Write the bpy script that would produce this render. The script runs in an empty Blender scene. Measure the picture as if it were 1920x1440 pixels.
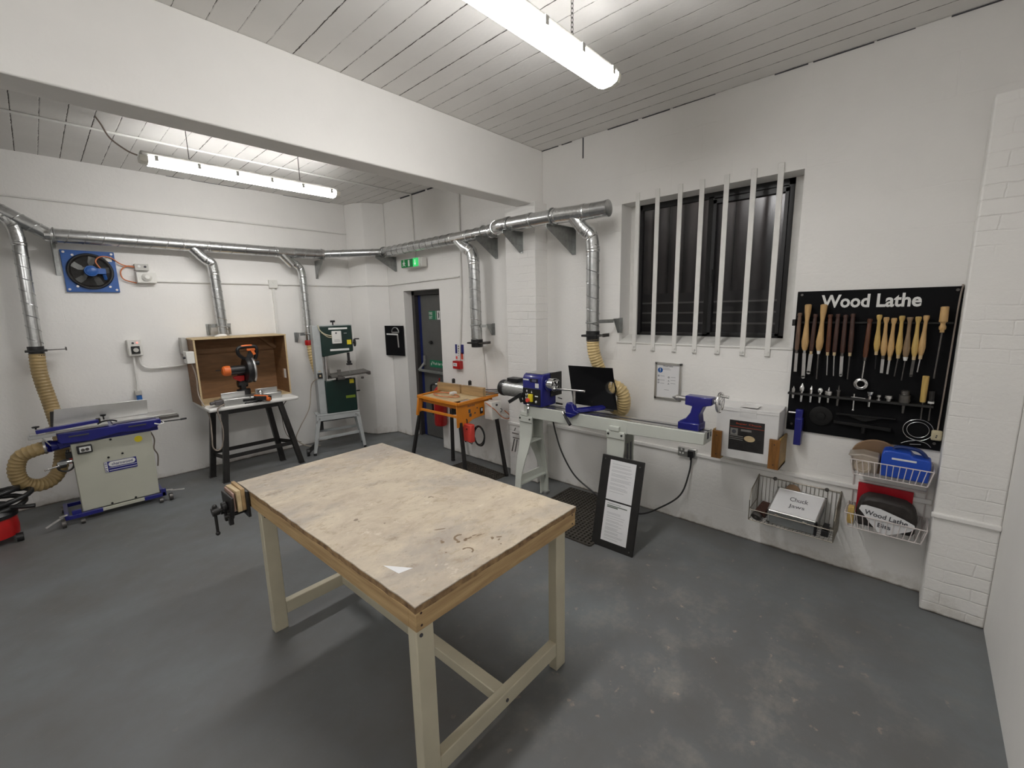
import bpy, bmesh, math, random
from mathutils import Vector, Matrix
random.seed(7)
S = bpy.context.scene
C = S.collection
PI = math.pi
V = Vector
REG = {}

# ---------------------------------------------------------------- mesh collector (world coordinates)
class G:
    def __init__(s): s.b = bmesh.new()
    def hexa(s, P):
        v = [s.b.verts.new(p) for p in P]
        for f in ((0,1,2,3),(7,6,5,4),(0,4,5,1),(1,5,6,2),(2,6,7,3),(3,7,4,0)):
            s.b.faces.new([v[i] for i in f])
        return s
    def box(s, x0,x1,y0,y1,z0,z1):
        return s.hexa([(x0,y0,z0),(x1,y0,z0),(x1,y1,z0),(x0,y1,z0),(x0,y0,z1),(x1,y0,z1),(x1,y1,z1),(x0,y1,z1)])
    def beam(s, p, q, w, h, up=(0,0,1), w2=None, h2=None):
        p=V(p); q=V(q); d=(q-p).normalized(); up=V(up)
        a=d.cross(up)
        if a.length<1e-4: a=d.cross(V((1,0,0)))
        a.normalize(); u=a.cross(d).normalized()
        w2=w if w2 is None else w2; h2=h if h2 is None else h2
        P=[]
        for c,ww,hh in ((p,w,h),(q,w2,h2)):
            P+= [c-a*ww/2-u*hh/2, c+a*ww/2-u*hh/2, c+a*ww/2+u*hh/2, c-a*ww/2+u*hh/2]
        return s.hexa(P)
    def rings(s, R, cap=True, closed=False):
        rs=[[s.b.verts.new(p) for p in r] for r in R]
        n=len(rs[0]); m=len(rs)
        for i in range(m if closed else m-1):
            A=rs[i]; B=rs[(i+1)%m]
            for k in range(n):
                try: s.b.faces.new((A[k],A[(k+1)%n],B[(k+1)%n],B[k]))
                except ValueError: pass
        if cap and not closed:
            s.b.faces.new(rs[0]); s.b.faces.new(rs[-1][::-1])
        return s
    def lathe(s, p, d, prof, n=20, cap=True):
        p=V(p); d=V(d).normalized()
        a=d.cross(V((0,0,1)))
        if a.length<1e-3: a=V((1,0,0))
        a.normalize(); u=a.cross(d)
        R=[]
        for t,r in prof:
            r=max(r,1e-4)
            R.append([p+d*t+(a*math.cos(2*PI*k/n)+u*math.sin(2*PI*k/n))*r for k in range(n)])
        return s.rings(R,cap)
    def cyl(s, p, q, r, r2=None, n=20):
        p=V(p); q=V(q); L=(q-p).length
        return s.lathe(p,q-p,[(0,r),(L,r if r2 is None else r2)],n)
    def ball(s, c, r, n=14, sc=(1,1,1)):
        c=V(c); R=[]
        for i in range(1,n//2):
            t=PI*i/(n//2); R.append([c+V((r*sc[0]*math.sin(t)*math.cos(2*PI*k/n), r*sc[1]*math.sin(t)*math.sin(2*PI*k/n), -r*sc[2]*math.cos(t))) for k in range(n)])
        return s.rings(R)
    def tube(s, pts, r, n=8, closed=False, rf=None, sub=0):
        pts=[V(p) for p in pts]
        if sub: pts=catmull(pts,sub,closed)
        m=len(pts); R=[]; a=None
        for i,p in enumerate(pts):
            if closed: t=pts[(i+1)%m]-pts[i-1]
            else: t=pts[min(i+1,m-1)]-pts[max(i-1,0)]
            t.normalize()
            if a is None:
                a=t.cross(V((0,0,1)))
                if a.length<.05: a=t.cross(V((1,0,0)))
            a=(a-t*a.dot(t)).normalized(); u=t.cross(a)
            rr=r if rf is None else rf(i)
            R.append([p+(a*math.cos(2*PI*k/n)+u*math.sin(2*PI*k/n))*rr for k in range(n)])
        return s.rings(R, True, closed)
    def prism(s, poly, O, U, W, D):
        O=V(O);U=V(U);W=V(W);D=V(D)
        A=[s.b.verts.new(O+U*u+W*w) for u,w in poly]; B=[s.b.verts.new(O+U*u+W*w+D) for u,w in poly]
        n=len(poly)
        s.b.faces.new(A); s.b.faces.new(B[::-1])
        for k in range(n): s.b.faces.new((A[k],B[k],B[(k+1)%n],A[(k+1)%n]))
        return s
    def text(s, txt, O, U, W, width=None, height=.1, bold=0, ext=.001, shear=0):
        cu=bpy.data.curves.new('t','FONT'); cu.body=txt; cu.size=1; cu.offset=bold; cu.extrude=0; cu.shear=shear; cu.resolution_u=3
        cu.align_x='CENTER'
        ob=bpy.data.objects.new('t',cu); C.objects.link(ob)
        dg=bpy.context.evaluated_depsgraph_get(); dg.update()
        me=bpy.data.meshes.new_from_object(ob.evaluated_get(dg))
        bpy.data.objects.remove(ob)
        xs=[v.co.x for v in me.vertices]; ys=[v.co.y for v in me.vertices]
        if not xs: return s
        x0,x1,y0,y1=min(xs),max(xs),min(ys),max(ys)
        sy=height/(y1-y0); sx=(width/(x1-x0)) if width else sy
        U=V(U).normalized();W=V(W).normalized();N=U.cross(W)
        O=V(O)
        for v in me.vertices:
            v.co=O+U*((v.co.x-(x0+x1)/2)*sx)+W*((v.co.y-(y0+y1)/2)*sy)+N*ext
        s.b.from_mesh(me); bpy.data.meshes.remove(me)
        return s

def catmull(P, k, closed=False):
    out=[]; m=len(P)
    rng=range(m) if closed else range(m-1)
    for i in rng:
        if closed: a,b,c,d=P[i-1],P[i],P[(i+1)%m],P[(i+2)%m]
        else: a,b,c,d=P[max(i-1,0)],P[i],P[i+1],P[min(i+2,m-1)]
        for j in range(k):
            t=j/k
            out.append(.5*((2*b)+(c-a)*t+(2*a-5*b+4*c-d)*t*t+(3*b-a-3*c+d)*t**3))
    if not closed: out.append(P[-1].copy())
    return out

def resample(P, step):
    out=[P[0]]; acc=0
    for a,b in zip(P,P[1:]):
        L=(b-a).length
        while acc+L>=step:
            t=(step-acc)/L; a=a.lerp(b,t); out.append(a.copy()); L=(b-a).length; acc=0
            if L<1e-9: break
        acc+=L
    return out

def hose(g, pts, r, step=.009, depth=.12, n=16):
    P=resample(catmull([V(p) for p in pts],14),step)
    return g.tube(P,r,n=n,rf=lambda i:(r,r*(1-depth*.6),r*(1-depth),r*(1-depth*.6))[i%4] if False else (r if i%3==0 else r*(1-depth)))

def duct(g, p, q, r, pitch=.105, n=28, seam=True):
    g.cyl(p,q,r,n=n)
    p=V(p);q=V(q);d=(q-p);L=d.length;d.normalize()
    if seam and L>pitch:
        a=d.cross(V((0,0,1)))
        if a.length<1e-3: a=V((1,0,0))
        a.normalize();u=a.cross(d)
        N=int(L/pitch*20)
        g.tube([p+d*(L*i/N)+(a*math.cos(2*PI*i/20)+u*math.sin(2*PI*i/20))*(r+.0008) for i in range(N+1)],.0036,n=5)
    return g

def collar(g, p, d, r, L=.03):
    d=V(d).normalized(); p=V(p)
    return g.lathe(p-d*L/2,d,[(0,r+.002),(L*.15,r+.006),(L*.5,r+.003),(L*.85,r+.006),(L,r+.002)],28)

# ---------------------------------------------------------------- objects
def link_mesh(name, g, m, M=None, bev=0, smooth=True, seg=2):
    me=bpy.data.meshes.new(name)
    bmesh.ops.remove_doubles(g.b, verts=g.b.verts, dist=1e-6) if False else None
    if M is not None: bmesh.ops.transform(g.b, matrix=M.inverted(), verts=g.b.verts)
    bmesh.ops.recalc_face_normals(g.b, faces=g.b.faces)
    g.b.to_mesh(me); g.b.free()
    if smooth:
        for p in me.polygons: p.use_smooth=True
        me.set_sharp_from_angle(angle=math.radians(38))
    me.materials.append(m)
    o=bpy.data.objects.new(name,me); C.objects.link(o)
    if bev:
        b=o.modifiers.new('Bevel','BEVEL'); b.width=bev; b.segments=seg; b.limit_method='ANGLE'; b.angle_limit=math.radians(35); b.harden_normals=False
    return o
def tag(o,label,cat,group=None):
    o['label']=label; o['category']=cat
    if group: o['group']=group
def T(name,label,cat,loc,rz=0,group=None):
    o=bpy.data.objects.new(name,None); C.objects.link(o)
    o.location=loc; o.rotation_euler=(0,0,rz); o.empty_display_size=.1
    REG[o.name]=Matrix.Translation(V(loc))@Matrix.Rotation(rz,4,'Z')
    tag(o,label,cat,group); return o
def part(par,name,g,m,label=None,bev=0,kind=None):
    M=REG[par.name]
    o=link_mesh(name,g,m,M,bev); o.parent=par; REG[o.name]=M
    if label: o['label']=label
    if kind: o['kind']=kind
    return o
def solo(name,label,cat,g,m,loc,group=None,bev=0):
    M=Matrix.Translation(V(loc)); o=link_mesh(name,g,m,M,bev); o.location=loc; REG[o.name]=M
    tag(o,label,cat,group); return o
def struct(name,g,m,bev=0,parent=None):
    o=link_mesh(name,g,m,None,bev); o['kind']='structure'; REG[o.name]=Matrix.Identity(4)
    if parent: o.parent=parent
    return o
def dup(root,loc,label,rz=None,group=None):
    r=root.copy(); C.objects.link(r); r.location=loc; r['label']=label
    if rz is not None: r.rotation_euler=(0,0,rz)
    if group: r['group']=group
    for ch in list(root.children):
        c=ch.copy(); C.objects.link(c); c.parent=r
        for k in ch.children:
            d=k.copy(); C.objects.link(d); d.parent=c
    return r

# ---------------------------------------------------------------- materials
def nodes(name):
    m=bpy.data.materials.new(name); m.use_nodes=True; nt=m.node_tree
    return m,nt,nt.nodes['Principled BSDF']
def N(nt,t,**k):
    n=nt.nodes.new(t)
    for a,b in k.items():
        if a=='inp':
            for i,v in b.items(): n.inputs[i].default_value=v
        else: setattr(n,a,b)
    return n
def mat(name,col,rough=.5,metal=0,var=.12,scale=12,bump=0,bscale=60,col2=None,stretch=None,spec=.5,coat=0,trans=0):
    m,nt,b=nodes(name); L=nt.links
    b.inputs['Roughness'].default_value=rough; b.inputs['Metallic'].default_value=metal
    b.inputs['Specular IOR Level'].default_value=spec
    b.inputs['Coat Weight'].default_value=coat
    b.inputs['Transmission Weight'].default_value=trans
    tc=N(nt,'ShaderNodeTexCoord'); mp=N(nt,'ShaderNodeMapping'); L.new(tc.outputs['Object'],mp.inputs[0])
    if stretch: mp.inputs['Scale'].default_value=stretch
    n=N(nt,'ShaderNodeTexNoise',inp={'Scale':scale,'Detail':5,'Roughness':.6}); L.new(mp.outputs[0],n.inputs['Vector'])
    r=N(nt,'ShaderNodeValToRGB'); L.new(n.outputs['Fac'],r.inputs[0])
    c2=col2 or tuple(c*(1-var*1.6) for c in col)
    r.color_ramp.elements[0].position=.3; r.color_ramp.elements[1].position=.68
    r.color_ramp.elements[0].color=(*c2,1); r.color_ramp.elements[1].color=(*col,1)
    L.new(r.outputs[0],b.inputs['Base Color'])
    if bump:
        n2=N(nt,'ShaderNodeTexNoise',inp={'Scale':bscale,'Detail':4}); L.new(mp.outputs[0],n2.inputs['Vector'])
        bp=N(nt,'ShaderNodeBump',inp={'Strength':bump,'Distance':.004}); L.new(n2.outputs['Fac'],bp.inputs['Height']); L.new(bp.outputs[0],b.inputs['Normal'])
    return m
def emit(name,col,st):
    m,nt,b=nodes(name); b.inputs['Base Color'].default_value=(*col,1); b.inputs['Emission Color'].default_value=(*col,1); b.inputs['Emission Strength'].default_value=st
    return m

def wall_mat(name,axes,brick=.25,bw=.45,bh=.225,col=(.84,.825,.80),strength=.7,dirt=True,course_x=0):
    m,nt,b=nodes(name); L=nt.links
    tc=N(nt,'ShaderNodeTexCoord'); sx=N(nt,'ShaderNodeSeparateXYZ'); L.new(tc.outputs['Object'],sx.inputs[0])
    cb=N(nt,'ShaderNodeCombineXYZ'); L.new(sx.outputs[axes[0]],cb.inputs[0]); L.new(sx.outputs[axes[1]],cb.inputs[1])
    nz=N(nt,'ShaderNodeTexNoise',inp={'Scale':2.2,'Detail':6,'Roughness':.62}); L.new(tc.outputs['Object'],nz.inputs['Vector'])
    nf=N(nt,'ShaderNodeTexNoise',inp={'Scale':38,'Detail':5,'Roughness':.6}); L.new(tc.outputs['Object'],nf.inputs['Vector'])
    # wobble of the courses
    ad=N(nt,'ShaderNodeVectorMath',operation='MULTIPLY_ADD'); wn=N(nt,'ShaderNodeTexNoise',inp={'Scale':9.0,'Detail':3}); L.new(tc.outputs['Object'],wn.inputs['Vector'])
    L.new(wn.outputs['Color'],ad.inputs[0]); ad.inputs[1].default_value=(.03,.022,0); L.new(cb.outputs[0],ad.inputs[2])
    br=N(nt,'ShaderNodeTexBrick',inp={'Scale':1.0,'Brick Width':bw,'Row Height':bh,'Mortar Size':.006,'Mortar Smooth':1.0,'Bias':0,'Color1':(1,1,1,1),'Color2':(1,1,1,1),'Mortar':(0,0,0,1)})
    L.new(ad.outputs[0],br.inputs['Vector'])
    # mask so that joints come and go
    mk=N(nt,'ShaderNodeTexNoise',inp={'Scale':1.6,'Detail':3}); L.new(cb.outputs[0],mk.inputs['Vector'])
    mr=N(nt,'ShaderNodeMapRange',inp={'From Min':.42,'From Max':.62}); L.new(mk.outputs['Fac'],mr.inputs['Value'])
    fac=N(nt,'ShaderNodeMath',operation='MULTIPLY'); L.new(br.outputs['Fac'],fac.inputs[0]); L.new(mr.outputs[0],fac.inputs[1])
    h=N(nt,'ShaderNodeMath',operation='MULTIPLY_ADD'); L.new(fac.outputs[0],h.inputs[0]); h.inputs[1].default_value=-brick; nh=N(nt,'ShaderNodeMath',operation='MULTIPLY',inp={1:.45}); L.new(nf.outputs['Fac'],nh.inputs[0]); L.new(nh.outputs[0],h.inputs[2])
    bp=N(nt,'ShaderNodeBump',inp={'Strength':strength,'Distance':.006}); L.new(h.outputs[0],bp.inputs['Height']); L.new(bp.outputs[0],b.inputs['Normal'])
    r=N(nt,'ShaderNodeValToRGB'); L.new(nz.outputs['Fac'],r.inputs[0])
    r.color_ramp.elements[0].position=.25; r.color_ramp.elements[0].color=(*[c*.95 for c in col],1)
    r.color_ramp.elements[1].position=.7; r.color_ramp.elements[1].color=(*col,1)
    out=r.outputs[0]
    if dirt:
        dn=N(nt,'ShaderNodeTexNoise',inp={'Scale':5.0,'Detail':8,'Roughness':.7}); L.new(tc.outputs['Object'],dn.inputs['Vector'])
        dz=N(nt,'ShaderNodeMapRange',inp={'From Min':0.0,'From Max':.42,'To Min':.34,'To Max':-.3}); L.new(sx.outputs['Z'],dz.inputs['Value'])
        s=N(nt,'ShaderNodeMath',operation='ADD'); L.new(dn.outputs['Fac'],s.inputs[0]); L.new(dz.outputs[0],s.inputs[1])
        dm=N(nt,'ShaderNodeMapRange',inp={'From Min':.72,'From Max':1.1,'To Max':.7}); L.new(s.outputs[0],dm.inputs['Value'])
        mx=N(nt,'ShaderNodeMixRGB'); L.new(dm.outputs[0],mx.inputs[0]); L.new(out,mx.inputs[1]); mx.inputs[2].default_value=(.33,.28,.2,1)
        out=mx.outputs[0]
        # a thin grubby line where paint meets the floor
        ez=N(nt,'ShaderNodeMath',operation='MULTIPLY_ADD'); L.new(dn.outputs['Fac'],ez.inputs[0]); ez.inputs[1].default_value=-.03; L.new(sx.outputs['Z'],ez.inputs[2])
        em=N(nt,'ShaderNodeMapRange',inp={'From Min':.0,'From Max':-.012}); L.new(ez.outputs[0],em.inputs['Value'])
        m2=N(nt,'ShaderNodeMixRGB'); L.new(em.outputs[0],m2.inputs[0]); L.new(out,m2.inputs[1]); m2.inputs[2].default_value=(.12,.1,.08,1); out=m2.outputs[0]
    L.new(out,b.inputs['Base Color']); b.inputs['Roughness'].default_value=.62
    return m

def ceiling_mat():
    m,nt,b=nodes('ceiling_boards'); L=nt.links
    tc=N(nt,'ShaderNodeTexCoord'); sx=N(nt,'ShaderNodeSeparateXYZ'); L.new(tc.outputs['Object'],sx.inputs[0])
    wn=N(nt,'ShaderNodeTexNoise',inp={'Scale':22,'Detail':4,'Roughness':.7}); L.new(tc.outputs['Object'],wn.inputs['Vector'])
    xa=N(nt,'ShaderNodeMath',operation='MULTIPLY_ADD'); L.new(wn.outputs['Fac'],xa.inputs[0]); xa.inputs[1].default_value=.010; L.new(sx.outputs['X'],xa.inputs[2])
    x1=N(nt,'ShaderNodeMath',operation='ADD',inp={1:10*.1445-.816+.0723-.005}); L.new(xa.outputs[0],x1.inputs[0])
    md=N(nt,'ShaderNodeMath',operation='MODULO',inp={1:.1445}); 
    x2=N(nt,'ShaderNodeMath',operation='ADD',inp={1:14.45}); L.new(x1.outputs[0],x2.inputs[0]); L.new(x2.outputs[0],md.inputs[0])
    df=N(nt,'ShaderNodeMath',operation='SUBTRACT',inp={1:.07225}); L.new(md.outputs[0],df.inputs[0])
    ab=N(nt,'ShaderNodeMath',operation='ABSOLUTE'); L.new(df.outputs[0],ab.inputs[0])
    # width varies joint by joint and along the joint
    fl=N(nt,'ShaderNodeMath',operation='DIVIDE',inp={1:.1445}); L.new(x2.outputs[0],fl.inputs[0]); ff=N(nt,'ShaderNodeMath',operation='FLOOR'); L.new(fl.outputs[0],ff.inputs[0])
    wh=N(nt,'ShaderNodeTexWhiteNoise',noise_dimensions='1D'); L.new(ff.outputs[0],wh.inputs['W'])
    cv=N(nt,'ShaderNodeCombineXYZ'); L.new(ff.outputs[0],cv.inputs[0]); ym=N(nt,'ShaderNodeMath',operation='MULTIPLY',inp={1:7.0}); L.new(sx.outputs['Y'],ym.inputs[0]); L.new(ym.outputs[0],cv.inputs[1])
    bn=N(nt,'ShaderNodeTexNoise',inp={'Scale':1.0,'Detail':5,'Roughness':.75}); L.new(cv.outputs[0],bn.inputs['Vector'])
    wsum=N(nt,'ShaderNodeMath',operation='MULTIPLY_ADD'); L.new(wh.outputs['Value'],wsum.inputs[0]); wsum.inputs[1].default_value=.22; L.new(bn.outputs['Fac'],wsum.inputs[2])
    wd=N(nt,'ShaderNodeMapRange',inp={'From Min':.40,'From Max':.8,'To Min':-.0008,'To Max':.0042}); L.new(wsum.outputs[0],wd.inputs['Value'])
    lt=N(nt,'ShaderNodeMath',operation='SUBTRACT'); L.new(wd.outputs[0],lt.inputs[0]); L.new(ab.outputs[0],lt.inputs[1])
    mk=N(nt,'ShaderNodeMapRange',inp={'From Min':-.0008,'From Max':.0008}); L.new(lt.outputs[0],mk.inputs['Value'])
    cn=N(nt,'ShaderNodeTexNoise',inp={'Scale':3,'Detail':5}); L.new(tc.outputs['Object'],cn.inputs['Vector'])
    r=N(nt,'ShaderNodeValToRGB'); L.new(cn.outputs['Fac'],r.inputs[0]); r.color_ramp.elements[0].color=(.68,.665,.64,1); r.color_ramp.elements[1].color=(.79,.775,.75,1)
    mx=N(nt,'ShaderNodeMixRGB'); L.new(mk.outputs[0],mx.inputs[0]); L.new(r.outputs[0],mx.inputs[1]); mx.inputs[2].default_value=(.05,.04,.035,1)
    L.new(mx.outputs[0],b.inputs['Base Color']); b.inputs['Roughness'].default_value=.8
    gr=N(nt,'ShaderNodeMapRange',inp={'From Min':0.0,'From Max':.006,'To Min':0,'To Max':1}); L.new(ab.outputs[0],gr.inputs['Value'])
    nf=N(nt,'ShaderNodeTexNoise',inp={'Scale':45,'Detail':5}); L.new(tc.outputs['Object'],nf.inputs['Vector'])
    hs=N(nt,'ShaderNodeMath',operation='MULTIPLY_ADD',inp={1:.35}); L.new(nf.outputs['Fac'],hs.inputs[0]); L.new(gr.outputs[0],hs.inputs[2])
    bp=N(nt,'ShaderNodeBump',inp={'Strength':.5,'Distance':.005}); L.new(hs.outputs[0],bp.inputs['Height']); L.new(bp.outputs[0],b.inputs['Normal'])
    return m

def floor_mat():
    m,nt,b=nodes('painted_floor'); L=nt.links
    tc=N(nt,'ShaderNodeTexCoord')
    def noise(sc,det=6,ro=.65):
        n=N(nt,'ShaderNodeTexNoise',inp={'Scale':sc,'Detail':det,'Roughness':ro}); L.new(tc.outputs['Object'],n.inputs['Vector']); return n
    a=noise(1.1,8); r=N(nt,'ShaderNodeValToRGB'); L.new(a.outputs['Fac'],r.inputs[0])
    e=r.color_ramp.elements; e[0].position=.32; e[0].color=(.125,.122,.116,1); e[1].position=.7; e[1].color=(.172,.188,.198,1)
    k=e.new(.52); k.color=(.145,.151,.155,1)
    c=noise(4.5,9,.72); cr=N(nt,'ShaderNodeMapRange',inp={'From Min':.50,'From Max':.70,'To Max':.58}); L.new(c.outputs['Fac'],cr.inputs['Value'])
    # foot wear is worst between the bench and the lathe
    vd=N(nt,'ShaderNodeVectorMath',operation='DISTANCE'); L.new(tc.outputs['Object'],vd.inputs[0]); vd.inputs[1].default_value=(2.1,.7,0)
    vm=N(nt,'ShaderNodeMapRange',inp={'From Min':.4,'From Max':1.5,'To Min':1.0,'To Max':.12}); L.new(vd.outputs['Value'],vm.inputs['Value'])
    cw=N(nt,'ShaderNodeMath',operation='MULTIPLY'); L.new(cr.outputs[0],cw.inputs[0]); L.new(vm.outputs[0],cw.inputs[1])
    m1=N(nt,'ShaderNodeMixRGB'); L.new(cw.outputs[0],m1.inputs[0]); L.new(r.outputs[0],m1.inputs[1]); m1.inputs[2].default_value=(.30,.275,.245,1)
    d=noise(14,6,.6); dr=N(nt,'ShaderNodeMapRange',inp={'From Min':.64,'From Max':.69,'To Max':.6}); L.new(d.outputs['Fac'],dr.inputs['Value'])
    dw=N(nt,'ShaderNodeMath',operation='MULTIPLY'); L.new(dr.outputs[0],dw.inputs[0]); L.new(vm.outputs[0],dw.inputs[1])
    m2=N(nt,'ShaderNodeMixRGB'); L.new(dw.outputs[0],m2.inputs[0]); L.new(m1.outputs[0],m2.inputs[1]); m2.inputs[2].default_value=(.42,.34,.27,1)
    L.new(m2.outputs[0],b.inputs['Base Color'])
    rr=N(nt,'ShaderNodeMapRange',inp={'From Min':.3,'From Max':.7,'To Min':.42,'To Max':.62}); L.new(c.outputs['Fac'],rr.inputs['Value']); L.new(rr.outputs[0],b.inputs['Roughness'])
    n2=noise(9,6); bp=N(nt,'ShaderNodeBump',inp={'Strength':.12,'Distance':.01}); L.new(n2.outputs['Fac'],bp.inputs['Height']); L.new(bp.outputs[0],b.inputs['Normal'])
    return m

def bench_mat():
    m,nt,b=nodes('worn_bench_top'); L=nt.links
    tc=N(nt,'ShaderNodeTexCoord'); mp=N(nt,'ShaderNodeMapping'); mp.inputs['Scale'].default_value=(1,1.5,1); mp.inputs['Rotation'].default_value=(0,0,.5); L.new(tc.outputs['Object'],mp.inputs[0])
    def noise(sc,det=8,ro=.65,dist=0,raw=False):
        n=N(nt,'ShaderNodeTexNoise',inp={'Scale':sc,'Detail':det,'Roughness':ro,'Distortion':dist}); L.new((tc.outputs['Object'] if raw else mp.outputs[0]),n.inputs['Vector']); return n
    def lay(prev,n,f0,f1,amt,col):
        r=N(nt,'ShaderNodeMapRange',inp={'From Min':f0,'From Max':f1,'To Max':amt}); L.new(n.outputs['Fac'],r.inputs['Value'])
        x=N(nt,'ShaderNodeMixRGB'); L.new(r.outputs[0],x.inputs[0]); L.new(prev,x.inputs[1]); x.inputs[2].default_value=(*col,1); return x.outputs[0]
    a=noise(3.2,10,.68,.3); r=N(nt,'ShaderNodeValToRGB'); L.new(a.outputs['Fac'],r.inputs[0])
    e=r.color_ramp.elements; e[0].position=.34; e[0].color=(.42,.345,.265,1); e[1].position=.60; e[1].color=(.58,.50,.38,1)
    k=e.new(.47); k.color=(.51,.435,.335,1)
    o=r.outputs[0]
    o=lay(o,noise(1.5,8,.66,.2),.47,.60,.75,(.34,.30,.265))       # grey grubby areas
    o=lay(o,noise(9,10,.75,.6),.53,.64,.5,(.34,.255,.16))          # brown smears
    o=lay(o,noise(6,10,.8,.2),.56,.66,.7,(.24,.17,.11))
    o=lay(o,noise(24,10,.8,.2),.57,.66,.45,(.17,.12,.08))         # small dark scuffs
    o=lay(o,noise(11,10,.8,.3),.58,.66,.6,(.70,.64,.54))           # pale chips
    o=lay(o,noise(13,3,.5,.0,True),.72,.75,.7,(.13,.09,.06))      # round glue spots
    L.new(o,b.inputs['Base Color']); b.inputs['Roughness'].default_value=.62
    n=noise(26,8,.7,.6); bp=N(nt,'ShaderNodeBump',inp={'Strength':.5,'Distance':.003}); L.new(n.outputs['Fac'],bp.inputs['Height']); L.new(bp.outputs[0],b.inputs['Normal'])
    return m

M={}
M['wallX']=wall_mat('painted_block_x',('Y','Z'))
M['wallXp']=wall_mat('painted_brick_x',('Y','Z'),brick=.7,bw=.225,bh=.075,strength=.85)
M['wallY']=wall_mat('painted_block_y',('X','Z'),brick=.2)
M['smooth']=wall_mat('painted_render',('X','Z'),brick=.0,strength=.25,dirt=False,col=(.84,.825,.80))
M['ceil']=ceiling_mat(); M['floor']=floor_mat(); M['bench']=bench_mat()
M['white']=mat('white_paint',(.78,.77,.74),.5,var=.05,bump=.15)
M['plastic']=mat('white_plastic',(.75,.74,.70),.35,var=.03)
M['greyplas']=mat('grey_plastic',(.52,.51,.48),.45,var=.05)
M['cream']=mat('cream_paint',(.62,.57,.43),.42,var=.07,scale=6,bump=.08)
M['galv']=mat('galvanised_steel',(.62,.63,.63),.27,1,var=.16,scale=25)
M['galvd']=mat('dull_galvanised_steel',(.42,.43,.42),.45,.9,var=.2,scale=20)
M['foil']=mat('bright_duct_tape',(.75,.76,.76),.2,1,var=.1,scale=30,bump=.5,bscale=45)
M['steel']=mat('machined_steel',(.62,.61,.60),.28,1,var=.08,scale=40)
M['dsteel']=mat('dark_steel',(.17,.16,.15),.42,.85,var=.25,scale=20)
M['chrome']=mat('chrome',(.8,.8,.8),.1,1,var=.03)
M['black']=mat('black_plastic',(.013,.013,.014),.4,var=.1)
M['blackm']=mat('black_painted_steel',(.022,.02,.019),.42,var=.35,scale=9)
M['board']=mat('black_board',(.005,.005,.006),.75,var=.1,scale=5,spec=.15)
M['blue']=mat('blue_enamel',(.012,.014,.19),.28,var=.1,coat=.3)
M['fanblue']=mat('fan_blue',(.02,.10,.36),.32,var=.08)
M['grey']=mat('grey_machine_paint',(.56,.58,.53),.45,var=.04,scale=5)
M['cabinet']=mat('pale_cabinet_paint',(.50,.50,.42),.42,var=.04,scale=4)
M['green']=mat('dark_green_paint',(.006,.028,.022),.3,var=.15)
M['stand']=mat('light_grey_paint',(.42,.44,.44),.42,var=.08)
M['orange']=mat('orange_paint',(.74,.25,.018),.42,var=.1,scale=8)
M['orangep']=mat('orange_plastic',(.75,.16,.03),.45,var=.06)
M['ply']=mat('plywood_face',(.26,.135,.06),.62,var=.2,scale=5,stretch=(1,1,6))
M['plyl']=mat('plywood_edge',(.62,.47,.27),.6,var=.18,scale=30,stretch=(.3,.3,8))
M['pine']=mat('pine',(.52,.34,.16),.55,var=.28,scale=9,stretch=(1,.25,4),bump=.2)
M['pinel']=mat('pale_pine',(.68,.52,.30),.55,var=.2,scale=14,stretch=(2,.4,2))
M['apron']=mat('bench_apron_wood',(.60,.42,.21),.58,col2=(.38,.24,.11),scale=8,stretch=(.5,.35,6),bump=.3)
M['oak']=mat('brown_wood',(.30,.13,.03),.45,var=.3,scale=14,stretch=(3,3,.5))
M['tan']=mat('turned_ash',(.60,.38,.16),.42,var=.18,scale=22,stretch=(3,3,.5))
M['tany']=mat('turned_boxwood',(.62,.42,.13),.42,var=.18,scale=22,stretch=(3,3,.5))
M['walnut']=mat('dark_turned_wood',(.075,.033,.024),.4,var=.3,scale=22,stretch=(3,3,.5))
M['rosy']=mat('reddish_turned_wood',(.13,.045,.02),.4,var=.3,scale=22,stretch=(3,3,.5))
M['brown']=mat('grey_brown_turned_wood',(.27,.18,.10),.45,var=.2,scale=22,stretch=(3,3,.5))
M['hose']=mat('amber_hose',(.66,.50,.24),.4,var=.12,scale=5,trans=.0)
M['hosed']=mat('dusty_amber_hose',(.46,.33,.15),.45,var=.3,scale=4)
M['red']=mat('red_paint',(.45,.012,.012),.3,var=.06)
M['redl']=mat('bright_red_plastic',(.75,.07,.05),.4,var=.05)
M['yellow']=mat('yellow',(.75,.62,.02),.45,var=.03)
M['paper']=mat('paper',(.74,.74,.75),.7,var=.02)
M['ink']=mat('ink',(.06,.06,.07),.7,var=.05)
M['inkl']=mat('pale_ink',(.38,.38,.40),.7,var=.05)
M['gsign']=mat('green_sign',(.0,.17,.075),.5,var=.05)
M['letter']=mat('white_lettering',(.74,.74,.72),.5,var=.02)
M['card']=mat('white_card',(.72,.71,.70),.55,var=.03)
M['photo']=mat('dark_print',(.03,.028,.028),.35,var=.6,scale=14,col2=(.012,.01,.01))
M['silver']=mat('aluminium',(.66,.66,.65),.3,.9,var=.05)
M['navy']=mat('navy_ink',(.02,.02,.16),.5,var=.05)
M['blackwood']=mat('black_stained_wood',(.014,.013,.012),.55,var=.3,scale=12)
M['doorgrey']=mat('grey_door_paint',(.10,.10,.095),.5,var=.12,scale=4)
M['doordark']=mat('dark_door_frame',(.05,.045,.042),.5,var=.15)
M['doorblue']=mat('blue_gap',(.01,.02,.12),.5,var=.1)
M['bluecase']=mat('blue_case_plastic',(.015,.075,.48),.38,var=.05)
M['redcard']=mat('red_card',(.50,.008,.02),.45,var=.04)
M['bag']=mat('dark_bag_fabric',(.035,.028,.025),.6,var=.3,scale=20,bump=.5)
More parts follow.
